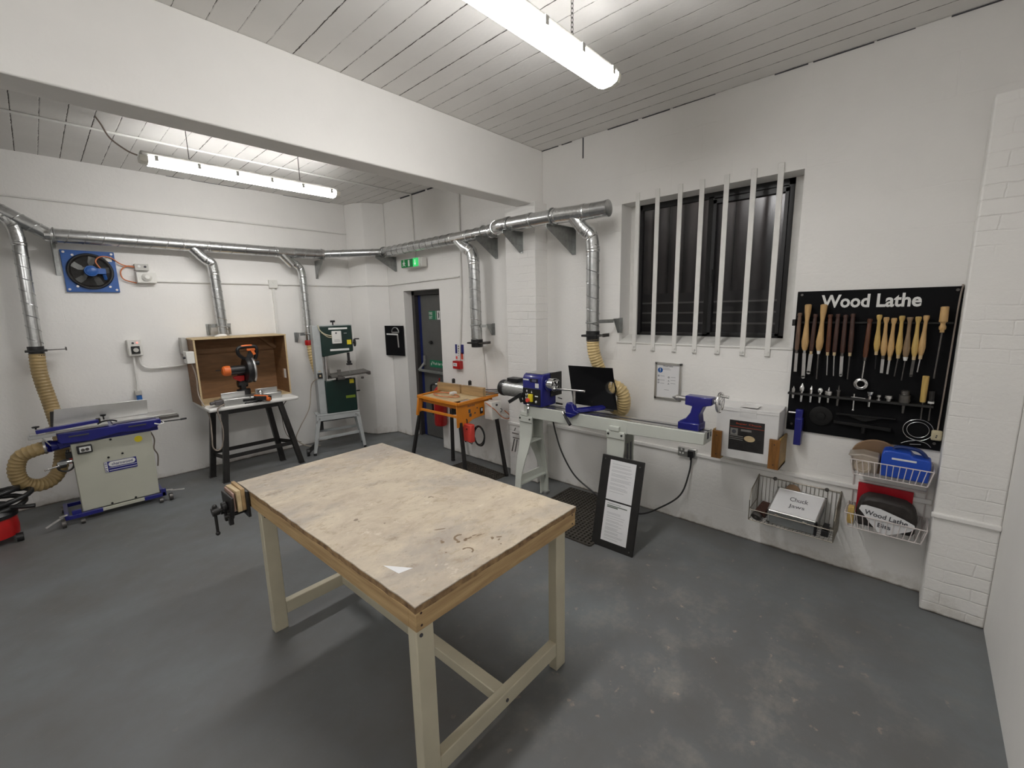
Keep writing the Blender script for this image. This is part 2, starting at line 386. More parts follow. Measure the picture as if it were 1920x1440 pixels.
M['hessian']=mat('tan_disc',(.30,.19,.11),.6,var=.12,scale=10)
M['clear']=mat('cloudy_plastic',(.42,.36,.30),.25,var=.2,scale=9)
M['matrub']=mat('rubber_mat',(.055,.047,.038),.7,var=.2)
M['wirew']=mat('white_coated_wire',(.68,.62,.60),.4,var=.08)
M['wired']=mat('bronze_wire',(.32,.29,.24),.35,.7,var=.2)
M['cable']=mat('grey_cable',(.30,.25,.21),.5,var=.05)
M['orcable']=mat('orange_cable',(.62,.20,.08),.5,var=.05)
M['dust']=mat('sawdusty_cloth',(.80,.78,.74),.8,var=.03)
M['outside']=mat('reflection_ribs',(.13,.12,.12),.6,var=.35,scale=2,stretch=(1,6,.3))
M['outdark']=mat('reflection_backing',(.07,.07,.075),.5,var=.2)
M['lamp']=emit('lit_diffuser',(1,.985,.965),40)
M['lampend']=mat('clear_lamp_end',(.85,.83,.74),.2,var=.02)
M['exit']=mat('exit_panel_green',(.0,.22,.05),.4,var=.05)
M['exitl']=emit('exit_panel_lit',(.04,.62,.16),.5)
M['exitw']=emit('exit_symbol_lit',(.85,1,.85),.35)
M['led']=emit('red_led',(1,.15,.12),2)
def glass_mat():
    m=bpy.data.materials.new('dirty_window_glass'); m.use_nodes=True; nt=m.node_tree; L=nt.links
    for n in list(nt.nodes): nt.nodes.remove(n)
    o=N(nt,'ShaderNodeOutputMaterial'); mx=N(nt,'ShaderNodeMixShader'); tr=N(nt,'ShaderNodeBsdfTransparent'); gl=N(nt,'ShaderNodeBsdfGlossy')
    tr.inputs[0].default_value=(.62,.62,.64,1); gl.inputs['Roughness'].default_value=.22; gl.inputs[0].default_value=(.9,.9,.9,1)
    fr=N(nt,'ShaderNodeFresnel'); fr.inputs[0].default_value=1.5
    L.new(fr.outputs[0],mx.inputs[0]); L.new(tr.outputs[0],mx.inputs[1]); L.new(gl.outputs[0],mx.inputs[2]); L.new(mx.outputs[0],o.inputs[0])
    return m
M['glass']=glass_mat()
# ================================================================ THE ROOM
XR,YB,ZC=3.572,6.178,3.323
XL,YN=-3.6,-.425
g=G(); g.box(XL-.2,3.95,YN-.3,YB+.3,-.15,0); struct('floor',g,M['floor'])
g=G(); g.box(XL-.2,3.95,YN-.3,YB+.3,ZC,ZC+.15); struct('ceiling',g,M['ceil'])
g=G(); g.box(XL-.2,3.95,YB,YB+.3,0,ZC); struct('wall_back',g,M['wallY'])
g=G(); g.box(XL-.2,3.95,YN-.25,YN,0,ZC); struct('wall_near',g,M['smooth'])
g=G(); g.box(XL-.2,XL,YN,YB,0,ZC); struct('wall_left',g,M['wallX'])
WY0,WY1,WZ0,WZ1=.662,1.993,1.50,2.69
DY0,DY1,DZ=4.565,5.365,2.10
g=G(); X1=3.93
g.box(XR,X1,YN,WY0,0,ZC); g.box(XR,X1,WY0,WY1,0,WZ0); g.box(XR,X1,WY0,WY1,WZ1,ZC)
g.box(XR,X1,WY1,DY0,0,ZC); g.box(XR,X1,DY0,DY1,DZ,ZC); g.box(XR,X1,DY1,YB,0,ZC)
struct('wall_right',g,M['wallX'])
# concrete downstand beam
g=G(); g.box(XL,XR,2.86,3.06,2.815,ZC)
struct('trim_1',g,M['smooth'],bev=.008)
# brick pier under the beam, pillar by the near wall, corner pilaster
g=G(); g.box(3.385,XR,2.81,3.205,0,2.83); struct('trim_2',g,M['wallXp'],bev=.006)
g=G(); g.box(3.37,XR,YN,-.158,0,2.82); struct('trim_3',g,M['wallXp'],bev=.008)
g=G(); g.prism([(3.20,6.178),(3.225,6.02),(3.30,5.86),(3.48,5.77),(3.572,5.73),(3.572,6.178)],(0,0,0),(1,0,0),(0,1,0),(0,0,ZC)); struct('trim_4',g,M['wallX'],bev=.01)
# ledge where the render stops, along the right wall, pier and pillar
g=G()
g.box(3.553,XR+.01,-.158,2.81,.590,.622); g.box(3.367,3.39,2.80,3.215,.585,.615)
g.box(3.553,XR+.01,3.205,4.56,.585,.615); g.box(3.352,3.38,YN,-.15,.592,.622)
struct('trim_5',g,M['wallX'],bev=.007)
g=G(); g.box(3.50,XR,3.205,3.30,0,.59); g.box(3.515,XR,3.30,DY0-.01,0,.585); struct('trim_6',g,M['wallX'],bev=.012)
# plaster infill round the beam end and the crack beside it
g=G(); g.box(3.569,3.5725,2.386,2.398,3.15,3.322); g.box(3.569,3.5725,2.865,2.869,3.20,3.315); struct('trim_7',g,M['ink'])
# dark gap where wall meets ceiling
g=G(); random.seed(3)
y=-.35
while y<2.8:
    l=random.uniform(.05,.3); w=random.choice([0,0,.0035,.006,.003])
    if w: g.box(3.566,3.573,y,y+l,ZC-w,ZC+.002)
    y+=l+random.uniform(.0,.05)
for a,b_,w in ((3.25,3.36,.006),(3.42,3.46,.008),(4.4,4.7,.012),(4.75,5.3,.014)):
    g.box(3.562,3.573,a,b_,ZC-w,ZC+.002)
x=-.4
while x<3.1:
    l=random.uniform(.05,.25)
    if random.random()<.6: g.box(x,x+l,YB-.004,YB+.001,ZC-.004,ZC+.002)
    x+=l
struct('trim_8',g,M['ink'])

# ---------------------------------------------------------------- window
g=G(); g.box(3.745,3.80,WY0,.742,WZ0,WZ1); g.box(3.745,3.80,1.912,WY1,WZ0,WZ1)
g.prism([(3.565,1.498),(3.80,1.498),(3.80,1.566),(3.745,1.566),(3.565,1.512)],(0,WY0-.02,0),(1,0,0),(0,0,1),(0,WY1-WY0+.04,0))
w=struct('window_1',g,M['white'],bev=.003)
g=G()
X0,X1f=3.752,3.79
g.box(X0,X1f,.742,.782,1.56,2.69); g.box(X0,X1f,1.885,1.912,1.56,2.69); g.box(X0,X1f,.742,1.912,2.645,2.69); g.box(X0,X1f,.742,1.912,1.562,1.585); g.box(X0,X1f,1.285,1.33,1.57,2.66)
# opening sash
g.box(X0-.012,X1f,.775,.80,1.58,2.63); g.box(X0-.012,X1f,1.262,1.29,1.58,2.63); g.box(X0-.012,X1f,.775,1.29,2.60,2.635); g.box(X0-.012,X1f,.775,1.29,1.58,1.602)
f=struct('window_frame',g,M['black'],bev=.002,parent=w)
g=G(); g.box(3.735,3.742,1.262,1.282,1.97,2.08); g.box(3.722,3.735,1.266,1.278,2.00,2.10); struct('window_handle',g,M['black'],parent=w,bev=.002)
g=G(); g.box(3.769,3.773,.78,1.285,1.585,2.645); g.box(3.769,3.773,1.32,1.89,1.585,2.65); struct('window_pane',g,M['glass'],parent=w)
# ribs and slats put outside, imitating mostly room reflections in the glass
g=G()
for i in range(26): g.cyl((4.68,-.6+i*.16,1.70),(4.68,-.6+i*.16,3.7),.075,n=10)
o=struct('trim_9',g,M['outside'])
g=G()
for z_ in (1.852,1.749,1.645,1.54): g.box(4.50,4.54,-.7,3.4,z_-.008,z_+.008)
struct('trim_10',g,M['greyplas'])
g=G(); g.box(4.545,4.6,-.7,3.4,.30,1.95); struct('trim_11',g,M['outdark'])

# security bars, each bolted at both ends
def winbar(y,z0,z1):
    t=T('window_bar','flat white steel security bar bolted across the window, nearest the black tool board','bar',(3.56,y,z0),0,'security bars across the window')
    g=G(); g.box(3.560,3.571,y-.018,y+.018,z0,z1); part(t,'bar_strip',g,M['white'],bev=.002)
    g=G(); g.cyl((3.562,y,z0+.03),(3.550,y,z0+.03),.010,n=8); g.box(3.552,3.562,y-.016,y+.016,z0+.005,z0+.010); part(t,'bolt',g,M['white'])
    return t
wb=winbar(.797,1.445,2.755)
names=['second security bar from the right, white flat steel over the window','third security bar from the right, over the opening window sash','middle of the seven white flat security bars over the window','third security bar from the left, over the fixed pane','second security bar from the left, over the fixed pane','leftmost white security bar, at the deep window reveal']
for (y,dz),nm in zip(((.963,0),(1.142,0),(1.317,0),(1.483,0),(1.668,0),(1.842,0)),names):
    dup(wb,(3.56,y,1.443),nm)

# ---------------------------------------------------------------- door
g=G()
g.box(3.70,3.80,DY1-.06,DY1,0,DZ); g.box(3.70,3.80,DY0,DY0+.05,0,DZ); g.box(3.70,3.80,DY0,DY1,DZ-.06,DZ)
d=struct('door_1',g,M['doordark'],bev=.004)
g=G(); g.box(3.755,3.80,DY0+.05,DY1-.13,.012,DZ-.06); struct('door_leaf',g,M['doorgrey'],parent=d,bev=.003)
g=G(); g.box(3.765,3.80,DY1-.13,DY1-.06,0,DZ-.06); struct('door_edge_strip',g,M['doorblue'],parent=d)
g=G(); g.box(3.715,3.755,DY0+.06,DY0+.11,DZ-.14,DZ-.07); struct('door_closer',g,M['blackm'],parent=d)
g=G(); g.beam((3.69,4.62,.975),(3.69,5.26,.985),.03,.035); g.beam((3.69,5.27,.98),(3.755,5.20,1.10),.03,.03); g.box(3.735,3.756,5.17,5.22,1.05,1.19); struct('push_bar',g,M['galvd'],parent=d,bev=.004)
g=G(); g.cyl((3.756,5.02,1.385),(3.725,5.02,1.385),.022,n=14); g.box(3.728,3.735,4.97,5.06,1.378,1.392); struct('door_latch',g,M['black'],parent=d)
g=G(); g.box(3.752,3.756,4.88,5.05,1.70,1.82); sg=T('fire_exit_sign','small green and white sign high on the grey fire door','sign',(3.752,4.96,1.70)); part(sg,'sign_panel',g,M['gsign'])
g=G(); g.text('FIRE',(3.7515,5.005,1.785),(0,-1,0),(0,0,1),.075,.04,.01); g.text('EXIT',(3.7515,5.005,1.73),(0,-1,0),(0,0,1),.075,.04,.01); part(sg,'lettering',g,M['letter'])
g=G(); g.box(3.750,3.7525,4.80,4.865,1.70,1.82); g.box(3.750,3.7525,4.89,4.895,1.70,1.82); part(sg,'white_panel',g,M['letter'])
g=G(); g.prism([(-.01,-.05),(.012,-.045),(.018,0),(.004,.03),(-.012,.02),(-.004,-.005)],(3.7495,4.832,1.77),(0,-1,0),(0,0,1),(.0004,0,0)); g.cyl((3.7495,4.83,1.805),(3.7499,4.83,1.805),.007,n=10); part(sg,'running_figure',g,M['ink'])
g=G(); g.box(3.7515,3.756,4.63,5.08,1.035,1.135); sg=T('push_bar_sign','green sign above the push bar on the grey door','sign',(3.752,4.85,1.035)); part(sg,'sign_panel',g,M['gsign'])
g=G(); g.text('Push bar to open',(3.751,4.83,1.085),(0,-1,0),(0,0,1),.34,.05,.01); g.prism([(0,0),(.012,-.03),(.045,.03),(.036,.036),(.012,-.01),(.006,.006)],(3.751,5.06,1.085),(0,-1,0),(0,0,1),(.0004,0,0)); part(sg,'lettering',g,M['letter'])

# ---------------------------------------------------------------- lamps
def lamp(x0,y,label):
    z=2.985; L=1.60
    t=T('fluorescent_light',label,'ceiling light',(x0,y,z),0,'weatherproof fluorescent fittings')
    g=G(); g.prism([(-.056,.055),(.056,.055),(.05,.085),(.03,.10),(-.03,.10),(-.05,.085)],(x0+.012,y,z),(0,1,0),(0,0,1),(L-.024,0,0)); part(t,'housing',g,M['greyplas'],bev=.006)
    pf=[(-.056,.064),(-.066,.057),(-.066,.04),(-.055,.016),(-.025,.004),(.025,.004),(.055,.016),(.066,.04),(.066,.057),(.056,.064)]
    g=G(); g.prism(pf,(x0+.05,y,z),(0,1,0),(0,0,1),(L-.10,0,0)); part(t,'diffuser',g,M['lamp'])
    g=G()
    for a,b_,s in ((x0+.05,x0,1),(x0+L-.05,x0+L,-1)):
        g=G(); R=[]
        for f,k in ((0,1),(.6,.97),(1,.8)):
            X=a+(b_-a)*f; R.append([V((X,y+u*k,z+.055+(w-.055)*k)) for u,w in pf])
        g.rings(R)
        part(t,'diffuser_end',g,M['lampend'])
    g=G()
    for i in range(6):
        for s in (-1,1):
            X=x0+.1+i*.28; g.box(X-.012,X+.012,y+s*.066-.004,y+s*.066+.004,z+.03,z+.068)
    part(t,'clip',g,M['greyplas'],kind='stuff')
    for dx in (.33,1.22):
        g=G(); X=x0+dx; zz=z+.10
        while zz<ZC-.005:
            pts=[V((X+.006*math.cos(a)*(1 if int(zz*100)%2 else 0),y+.006*math.cos(a)*(0 if int(zz*100)%2 else 1),zz+.011+.013*math.sin(a))) for a in [2*PI*k/8 for k in range(8)]]
            g.tube(pts,.002,n=4,closed=True); zz+=.020
        g.box(X-.02,X+.02,y-.006,y+.006,z+.098,z+.106); g.box(X-.02,X+.02,y-.012,y+.012,ZC-.006,ZC)
        part(t,'chain',g,M['dsteel'])
    return t
l1=lamp(.725,4.57,'long lit fluorescent fitting in the far bay, behind the beam')
g=G(); g.tube([(.72,4.57,3.05),(.66,4.57,3.07),(.58,4.62,3.15),(.55,4.7,3.26),(.53,4.75,3.322)],.006,sub=6); part(l1,'power_cable',g,M['cable'])
l2=lamp(.725,1.37,'long lit fluorescent fitting in the near bay, above the workbench')
dup(l2,(-2.4,1.37,2.985),'added unseen fluorescent fitting out of frame on the left, brightening the right wall')  # extra fitting out of view, added to lift the right wall

# ---------------------------------------------------------------- wiring pipes
def conduit(name,label,pts,r,m,group='surface wiring pipes',sub=0):
    g=G(); g.tube(pts,r,n=8,sub=sub); return solo(name,label,'pipe',g,m,pts[0],group)
conduit('conduit_pipe','thin pipe running along the top of the back wall, above the metal duct',[(-.6,YB-.012,2.925),(3.22,YB-.012,2.925)],.011,M['white'])
conduit('conduit_pipe','thin pipe across the far bay ceiling, behind the light',[(-.4,5.03,ZC-.01),(3.55,5.03,ZC-.01)],.010,M['white'])
conduit('conduit_pipe','thin white pipe from the fan isolator along the back wall and over the door',[(.96,YB-.012,2.197),(3.17,YB-.012,2.197),(3.215,6.01,2.197),(3.29,5.85,2.197),(3.47,5.76,2.197),(3.56,5.70,2.197),(3.56,4.15,2.222)],.010,M['white'])
conduit('conduit_pipe','white pipe dropping from the ceiling to the red call point',[(3.56,4.10,3.32),(3.56,4.12,2.0),(3.555,4.20,1.2)],.012,M['white'])
conduit('conduit_pipe','white pipe on the right wall above the exit sign',[(3.56,5.05,3.32),(3.56,5.03,2.52)],.012,M['white'])
conduit('conduit_pipe','white pipe below the open blast gate on the right wall',[(3.56,3.78,1.42),(3.56,3.72,.62)],.011,M['white'])
g=G(); g.box(2.135,2.165,YB-.02,YB,1.55,2.20); solo('cable_trunking','white trunking dropping behind the plywood saw hood','trunking',g,M['white'],(2.15,YB-.01,1.55))
g=G(); g.box(2.10,2.20,YB-.04,YB,2.15,2.25); g.cyl((2.15,YB-.04,2.225),(2.15,YB-.046,2.225),.014); solo('junction_box','small white junction box between the two vertical ducts','junction box',g,M['plastic'],(2.15,YB-.02,2.15),bev=.004)
t=T('wall_isolator','grey box with black rotary switch above the jointer','isolator switch',(.695,YB-.04,1.40))
g=G(); g.box(.635,.755,YB-.085,YB,1.41,1.585); part(t,'enclosure',g,M['plastic'],bev=.008)
g=G(); g.box(.66,.73,YB-.10,YB-.084,1.435,1.515); part(t,'switch_plate',g,M['black'],bev=.003)
g=G(); g.cyl((.695,YB-.10,1.475),(.695,YB-.122,1.475),.022); part(t,'rotary_knob',g,M['greyplas'])
g=G(); g.cyl((.68,YB-.085,1.548),(.68,YB-.092,1.548),.010); part(t,'button',g,M['ink'])
g=G(); g.cyl((.715,YB-.085,1.55),(.715,YB-.091,1.55),.006); part(t,'indicator_lamp',g,M['led'])
conduit('conduit_pipe','white pipe looping from the rotary isolator to the plywood hood',[(.72,YB-.04,1.40),(.73,YB-.03,1.31),(.80,YB-.03,1.265),(1.0,YB-.03,1.262),(1.13,YB-.03,1.27)],.012,M['white'],sub=5)
conduit('conduit_pipe','short white pipe from the rotary isolator down to the blue plug',[(.675,YB-.04,1.41),(.665,YB-.04,1.0)],.010,M['white'])
t=T('plug_connector','grey and blue industrial plug hanging behind the jointer fence','plug',(.66,YB-.05,.90))
g=G(); g.box(.635,.69,YB-.09,YB,.99,1.04); part(t,'cap',g,M['greyplas'],bev=.006)
g=G(); g.cyl((.665,YB-.055,.99),(.665,YB-.055,.88),.024); part(t,'plug_body',g,mat('plug_blue',(.03,.16,.5),.4))

# ---------------------------------------------------------------- wall fan and its boxes
t=T('extractor_fan','square blue wall fan with round black guard','fan',(.456,YB-.03,2.07))
g=G(); g.box(.262,.655,YB-.028,YB,2.075,2.477); part(t,'mounting_plate',g,M['fanblue'],bev=.004)
g=G(); g.lathe((.456,YB-.028,2.277),(0,-1,0),[(0,.172),(.012,.175),(.03,.165),(.03,.155),(.006,.14)],40); part(t,'fan_ring',g,M['black'])
g=G()
for i in range(30): 
    r=.015+i*.005; g.tube([(.456+r*math.cos(a),YB-.060,2.277+r*math.sin(a)) for a in [2*PI*k/28 for k in range(28)]],.0013,n=4,closed=True)
part(t,'wire_guard',g,M['dsteel'])
g=G()
for i in range(5):
    a=i*2*PI/5
    P=[]
    for s,(r,w,dy) in enumerate(((.03,.03,.0),(.09,.06,.01),(.150,.065,.02))):
        for q in (-1,1):
            aa=a+q*w/ max(r,.06)*.7; P.append(V((.456+r*math.cos(aa),YB-.036-q*.008,2.277+r*math.sin(aa))))
    for s in (0,1):
        A,B_,D,E_=P[2*s],P[2*s+1],P[2*s+3],P[2*s+2]; n=V((0,.003,0)); g.hexa([A,B_,D,E_,A+n,B_+n,D+n,E_+n])
part(t,'fan_blades',g,M['galvd'])
g=G(); g.cyl((.456,YB-.03,2.277),(.456,YB-.12,2.277),.052,n=24); g.cyl((.456,YB-.12,2.277),(.456,YB-.13,2.277),.046,.03,n=24); g.box(.50,.565,YB-.11,YB-.06,2.25,2.305); g.beam((.55,YB-.08,2.25),(.56,YB-.06,2.2),.02,.03); part(t,'motor',g,M['fanblue'],bev=.003)
g=G()
for x,z in ((.285,2.455),(.632,2.455),(.285,2.10),(.632,2.10),(.345,2.43),(.595,2.42),(.345,2.13),(.585,2.13)): g.cyl((x,YB-.028,z),(x,YB-.036,z),.011,n=8)
part(t,'bolt',g,M['steel'],kind='stuff')
g=G(); g.box(.565,.63,YB-.031,YB-.028,2.38,2.43); part(t,'white_sticker',g,M['letter'])
g=G(); g.tube([(.53,YB-.10,2.30),(.50,YB-.10,2.37),(.54,YB-.08,2.42),(.62,YB-.05,2.42),(.70,YB-.03,2.36),(.80,YB-.03,2.335)],.006,sub=6); solo('orange_cable','orange cable from the fan motor to the two button box','cable',g,M['orcable'],(.53,YB-.10,2.30))
g=G(); g.tube([(.81,YB-.03,2.34),(.74,YB-.03,2.345),(.685,YB-.03,2.29),(.70,YB-.03,2.21),(.80,YB-.03,2.175)],.006,sub=6); solo('orange_cable','orange cable looping between the two small boxes beside the fan','cable',g,M['orcable'],(.81,YB-.03,2.34))
t=T('control_box','small grey box with two round buttons beside the fan','control box',(.85,YB-.03,2.30))
g=G(); g.box(.80,.915,YB-.06,YB,2.305,2.372); part(t,'enclosure',g,M['greyplas'],bev=.003)
g=G(); g.cyl((.835,YB-.06,2.345),(.835,YB-.066,2.345),.013); part(t,'button',g,M['letter'])
g=G(); g.cyl((.885,YB-.06,2.343),(.885,YB-.066,2.343),.011); part(t,'button',g,M['ink'])
t=T('speed_controller','pale rectangular box with round white dial beside the fan','control box',(.88,YB-.03,2.17))
g=G(); g.box(.80,.965,YB-.075,YB,2.175,2.285); g.box(.80,.822,YB-.085,YB-.07,2.175,2.285); part(t,'enclosure',g,M['plastic'],bev=.004)
g=G(); g.lathe((.885,YB-.075,2.235),(0,-1,0),[(0,.043),(.012,.043),(.016,.036),(.03,.02),(.03,0)],24); part(t,'dial',g,M['plastic'])

# ================================================================ DUCTWORK
t=T('extraction_duct','long round galvanised extraction duct along the back and right walls','duct',(.22,6.05,2.59))
R=.062; YD=6.045; ZD=2.59
P0=(-.62,YD,3.12); P1=(.21,YD,ZD); P2=(2.74,5.98,ZD+.005); P3=(3.40,5.50,2.625); P4=(3.42,3.45,2.64)
for a,b_,r in ((P0,P1,R*.93),(P1,(1.24,YD,ZD),R),((1.46,YD,ZD),(2.17,YD-.02,ZD),R),((2.40,YD-.03,ZD),P2,R),(P2,P3,R*.78),(P3,(3.41,4.05,2.632),R),((3.41,3.80,2.634),P4,R)):
    g=G(); duct(g,a,b_,r,pitch=.125); part(t,'duct_section',g,M['galv'])
for x,y in ((1.35,YD),(2.285,YD-.025)):
    g=G(); g.cyl((x-.12,y,ZD),(x+.12,y,ZD),R+.002,n=28); collar(g,(x-.11,y,ZD),(1,0,0),R); collar(g,(x+.11,y,ZD),(1,0,0),R); g.cyl((x-.05,y,ZD-.01),(x+.075,y-.02,ZD-.16),R*.9,R*.78,n=28); part(t,'branch_fitting',g,M['foil'])
g=G(); g.cyl((3.41,4.07,2.632),(3.41,3.78,2.634),R+.002,n=28); collar(g,(3.41,4.05,2.632),(0,1,0),R); collar(g,(3.41,3.80,2.634),(0,1,0),R); g.cyl((3.41,3.99,2.62),(3.41,3.85,2.50),R*.9,R*.85,n=28); part(t,'branch_fitting',g,M['foil'])
for p,d in ((P1,(1,0,0)),(P2,(1,-.3,0)),(P3,(.3,-1,0))):
    g=G(); collar(g,p,d,R*.95,.07); part(t,'collar',g,M['foil'])
# elbow round the pier
g=G(); el=catmull([V(p) for p in ((3.42,3.46,2.64),(3.415,3.37,2.638),(3.36,3.29,2.635),(3.28,3.22,2.63),(3.235,3.12,2.627),(3.235,3.02,2.625))],6); g.tube(el,R+.003,n=28); collar(g,el[1],(0,1,0),R+.003); collar(g,el[-2],(0,1,0),R+.003); collar(g,el[18],(1,1,0),R+.003); part(t,'elbow',g,M['foil'])
for a,b_,m,nm in (((3.235,3.03,2.625),(3.225,2.72,2.62),'foil','elbow'),((3.225,2.72,2.62),(3.225,2.46,2.615),'galv','duct_section')):
    g=G(); g.cyl(a,b_,R-.002 if nm=='duct_section' else R+.002,n=28); collar(g,a,(0,1,0),R); part(t,nm,g,M[m])
g=G(); g.cyl((3.225,2.46,2.615),(3.25,2.08,2.605),R+.002,n=28); collar(g,(3.225,2.45,2.615),(0,1,0),R,.05); collar(g,(3.245,2.16,2.607),(0,1,0),R,.04); g.cyl((3.24,2.27,2.60),(3.27,2.17,2.46),R*.92,R*.86,n=28); part(t,'branch_fitting',g,M['foil'])
g=G(); g.lathe((3.25,2.10,2.605),(.05,-1,0),[(0,R+.001),(.13,R+.001),(.16,R+.005),(.165,R+.004),(.165,0)],28); part(t,'end_cap',g,M['galv'])

def drop(label,A,B,D,E_,r,gate=None,hood=False):
    # A take-off, B bend, D top of straight, E_ bottom
    t=T('drop_duct',label,'duct',E_,0,'vertical drop ducts')
    g=G(); g.cyl(A,B,r*1.02,n=24); part(t,'slanted_section',g,M['foil'])
    g=G(); pts=catmull([V(B)+(V(A)-V(B))*.35,V(B),V(D)+(V(B)-V(D))*.3,V(D)-(V(D)-V(E_))*.06],5); g.tube(pts,r*1.05,n=24); collar(g,pts[0],V(B)-V(A),r); collar(g,pts[-1],(0,0,1),r); collar(g,pts[7],V(D)-V(A),r,.02); part(t,'elbow',g,M['foil'])
    g=G(); duct(g,D,E_,r,pitch=.11); part(t,'pipe',g,M['galv'])
    return t
d0=drop('far left vertical metal duct above the jointer hose',(-.14,YD,2.81),(-.02,YD,2.68),(.01,YD-.01,2.55),(-.014,YD-.03,1.55),.048)
dA=drop('vertical metal duct entering the top of the plywood saw hood',(1.37,YD-.01,2.49),(1.47,YD-.02,2.41),(1.485,YD-.02,2.34),(1.50,6.02,1.60),.052)
dB=drop('vertical metal duct ending in the red collar left of the bandsaw',(2.33,YD-.03,2.50),(2.44,YD-.03,2.42),(2.475,YD-.03,2.33),(2.475,6.0,1.47),.045)
dC=drop('vertical metal duct with an open black blast gate, right of the door',(3.41,3.88,2.53),(3.42,3.77,2.47),(3.42,3.73,2.39),(3.42,3.72,1.47),.062)
dD=drop('vertical metal duct above the wood lathe',(3.265,2.19,2.49),(3.29,2.12,2.42),(3.30,2.105,2.34),(3.305,2.10,1.60),.055)
def gate(label,c,r,ax=(1,0,0),sl=.12):
    c=V(c); ax=V(ax); s=V((0,0,1)).cross(ax)
    t=T('blast_gate',label,'blast gate',c,0,'black plastic blast gates')
    g=G(); g.cyl(c+V((0,0,.035)),c,r+.004,n=24); g.cyl(c-V((0,0,.012)),c-V((0,0,.055)),r+.001,n=24); g.beam(c-ax*(r+.02)-V((0,0,.006)),c+ax*(r+.02)-V((0,0,.006)),2*r+.03,.018); part(t,'gate_body',g,M['black'],bev=.002)
    g=G(); g.beam(c+ax*(r-.02)-V((0,0,.004)),c+ax*(r+sl)-V((0,0,.004)),2*r-.01,.006); g.beam(c+ax*(r+sl-.01),c+ax*(r+sl),2*r-.01,.03); part(t,'gate_slide',g,M['dsteel'],bev=.001)
    return t
gate('black blast gate on the far left duct, with the amber hose below',(-.02,6.01,1.535),.052,(1,0,0),.15)
gate('black blast gate with nothing attached, right of the door',(3.42,3.72,1.455),.064,(0,-1,0),.10)
gate('black blast gate above the amber hose behind the lathe',(3.305,2.10,1.585),.055,(0,-1,0),.08)
g=G(); g.lathe((2.472,6.0,1.40),(0,0,1),[(0,.052),(.01,.056),(.05,.056),(.06,.052),(.07,.05)],24); solo('hose_collar','red hose collar at the foot of the duct beside the bandsaw','collar',g,M['red'],(2.472,6.0,1.40))

# triangular brackets holding the ducts
def tri(label,wall,pos,reach,ht,z,w=.045,ring=None):
    """wall 'R' right wall (reach in -X) or 'B' back wall (reach in -Y)"""
    x,y=pos
    t=T('duct_bracket',label,'bracket',(x,y,z),0,'folded steel duct brackets')
    g=G()
    if wall=='R':
        g.prism([(0,0),(-reach,0),(-reach,-.03),(0,-ht)],(x,y,z),(1,0,0),(0,0,1),(0,.004,0)); g.box(x-reach,x-.001,y-w,y+.004,z-.003,z); g.box(x-.004,x,y-w*.8,y+.004,z-ht,z)
    else:
        g.prism([(0,0),(-reach,0),(-reach,-.03),(0,-ht)],(x,y,z),(0,1,0),(0,0,1),(.004,0,0)); g.box(x-.001,x+w,y-reach,y-.001,z-.003,z); g.box(x,x+w*.8,y-.004,y,z-ht,z)
    part(t,'bracket_plate',g,M['galvd'])
    if ring:
        c,d,r=ring; c=V(c); d=V(d).normalized(); a=d.orthogonal().normalized(); u=d.cross(a)
        g=G(); g.tube([c+(a*math.cos(2*PI*k/24)+u*math.sin(2*PI*k/24))*(r+.004) for k in range(24)],.006,n=6,closed=True); part(t,'pipe_clip',g,M['galvd'])
    return t
tri('duct bracket at the far corner, left of the exit sign','R',(3.565,5.52),.30,.20,2.575,ring=((3.39,5.50,2.625),(0,1,0),.064))
tri('duct bracket left of the pier, under the elbow','R',(3.569,3.53),.30,.22,2.59,ring=((3.42,3.55,2.64),(0,1,0),.064))
tri('duct bracket on the face of the brick pier','R',(3.384,3.00),.25,.20,2.565,ring=((3.235,3.0,2.625),(0,1,0),.064))
tri('duct bracket right of the pier, under the capped duct end','R',(3.569,2.50),.40,.24,2.555,ring=((3.225,2.47,2.615),(0,1,0),.066))
tri('duct bracket on the back wall at the left bend','B',(.21,YB-.001),.28,.30,2.53,ring=((.24,6.045,2.59),(1,0,0),.064))
tri('duct bracket on the back wall above the bandsaw','B',(2.72,YB-.001),.24,.24,2.525,ring=((2.74,5.99,2.592),(1,0,0),.064))
def wallclip(label,x,y,z,wall,r,c):
    t=T('pipe_bracket',label,'bracket',(x,y,z),0,'small pipe support brackets')
    g=G(); c=V(c)
    if wall=='B':
        for s in (-1,1):
            xx=c.x+s*(r+.045); g.prism([(0,0),(0,-.11),(.10,-.11),(.13,0)] if False else [(0,.0),(.12,.0),(.02,-.13),(0,-.13)],(xx,YB,z),(0,-1,0),(0,0,1),(.004*s,0,0)); g.box(min(xx,xx+s*.03),max(xx,xx+s*.03),YB-.004,YB,z-.13,z)
        g.box(c.x-r-.05,c.x+r+.05,c.y+r,c.y+r+.004,z-.04,z)
    else:
        g.prism([(0,.0),(.02,.14),(.0,.14)] if False else [(0,0),(-.10,.0),(-.02,-.13),(0,-.13)],(XR,y-r-.05,z),(1,0,0),(0,0,1),(0,.004,0)); g.box(XR-.004,XR,y-r-.085,y-r-.045,z-.13,z+.005)
        g.beam((XR-.10,y-r-.05,z-.02),(c.x,y-r-.005,z-.02),.004,.03); 
    g.tube([c+V((math.cos(2*PI*k/24)*(r+.004),math.sin(2*PI*k/24)*(r+.004),0)) for k in range(24)],.006,n=6,closed=True)
    part(t,'bracket_plate',g,M['galvd'])
wallclip('pipe bracket just above the plywood hood',1.50,YB,1.72,'B',.052,(1.495,6.02,1.69))
wallclip('pipe bracket left of the bandsaw duct',2.43,YB,1.57,'B',.045,(2.475,6.0,1.55))
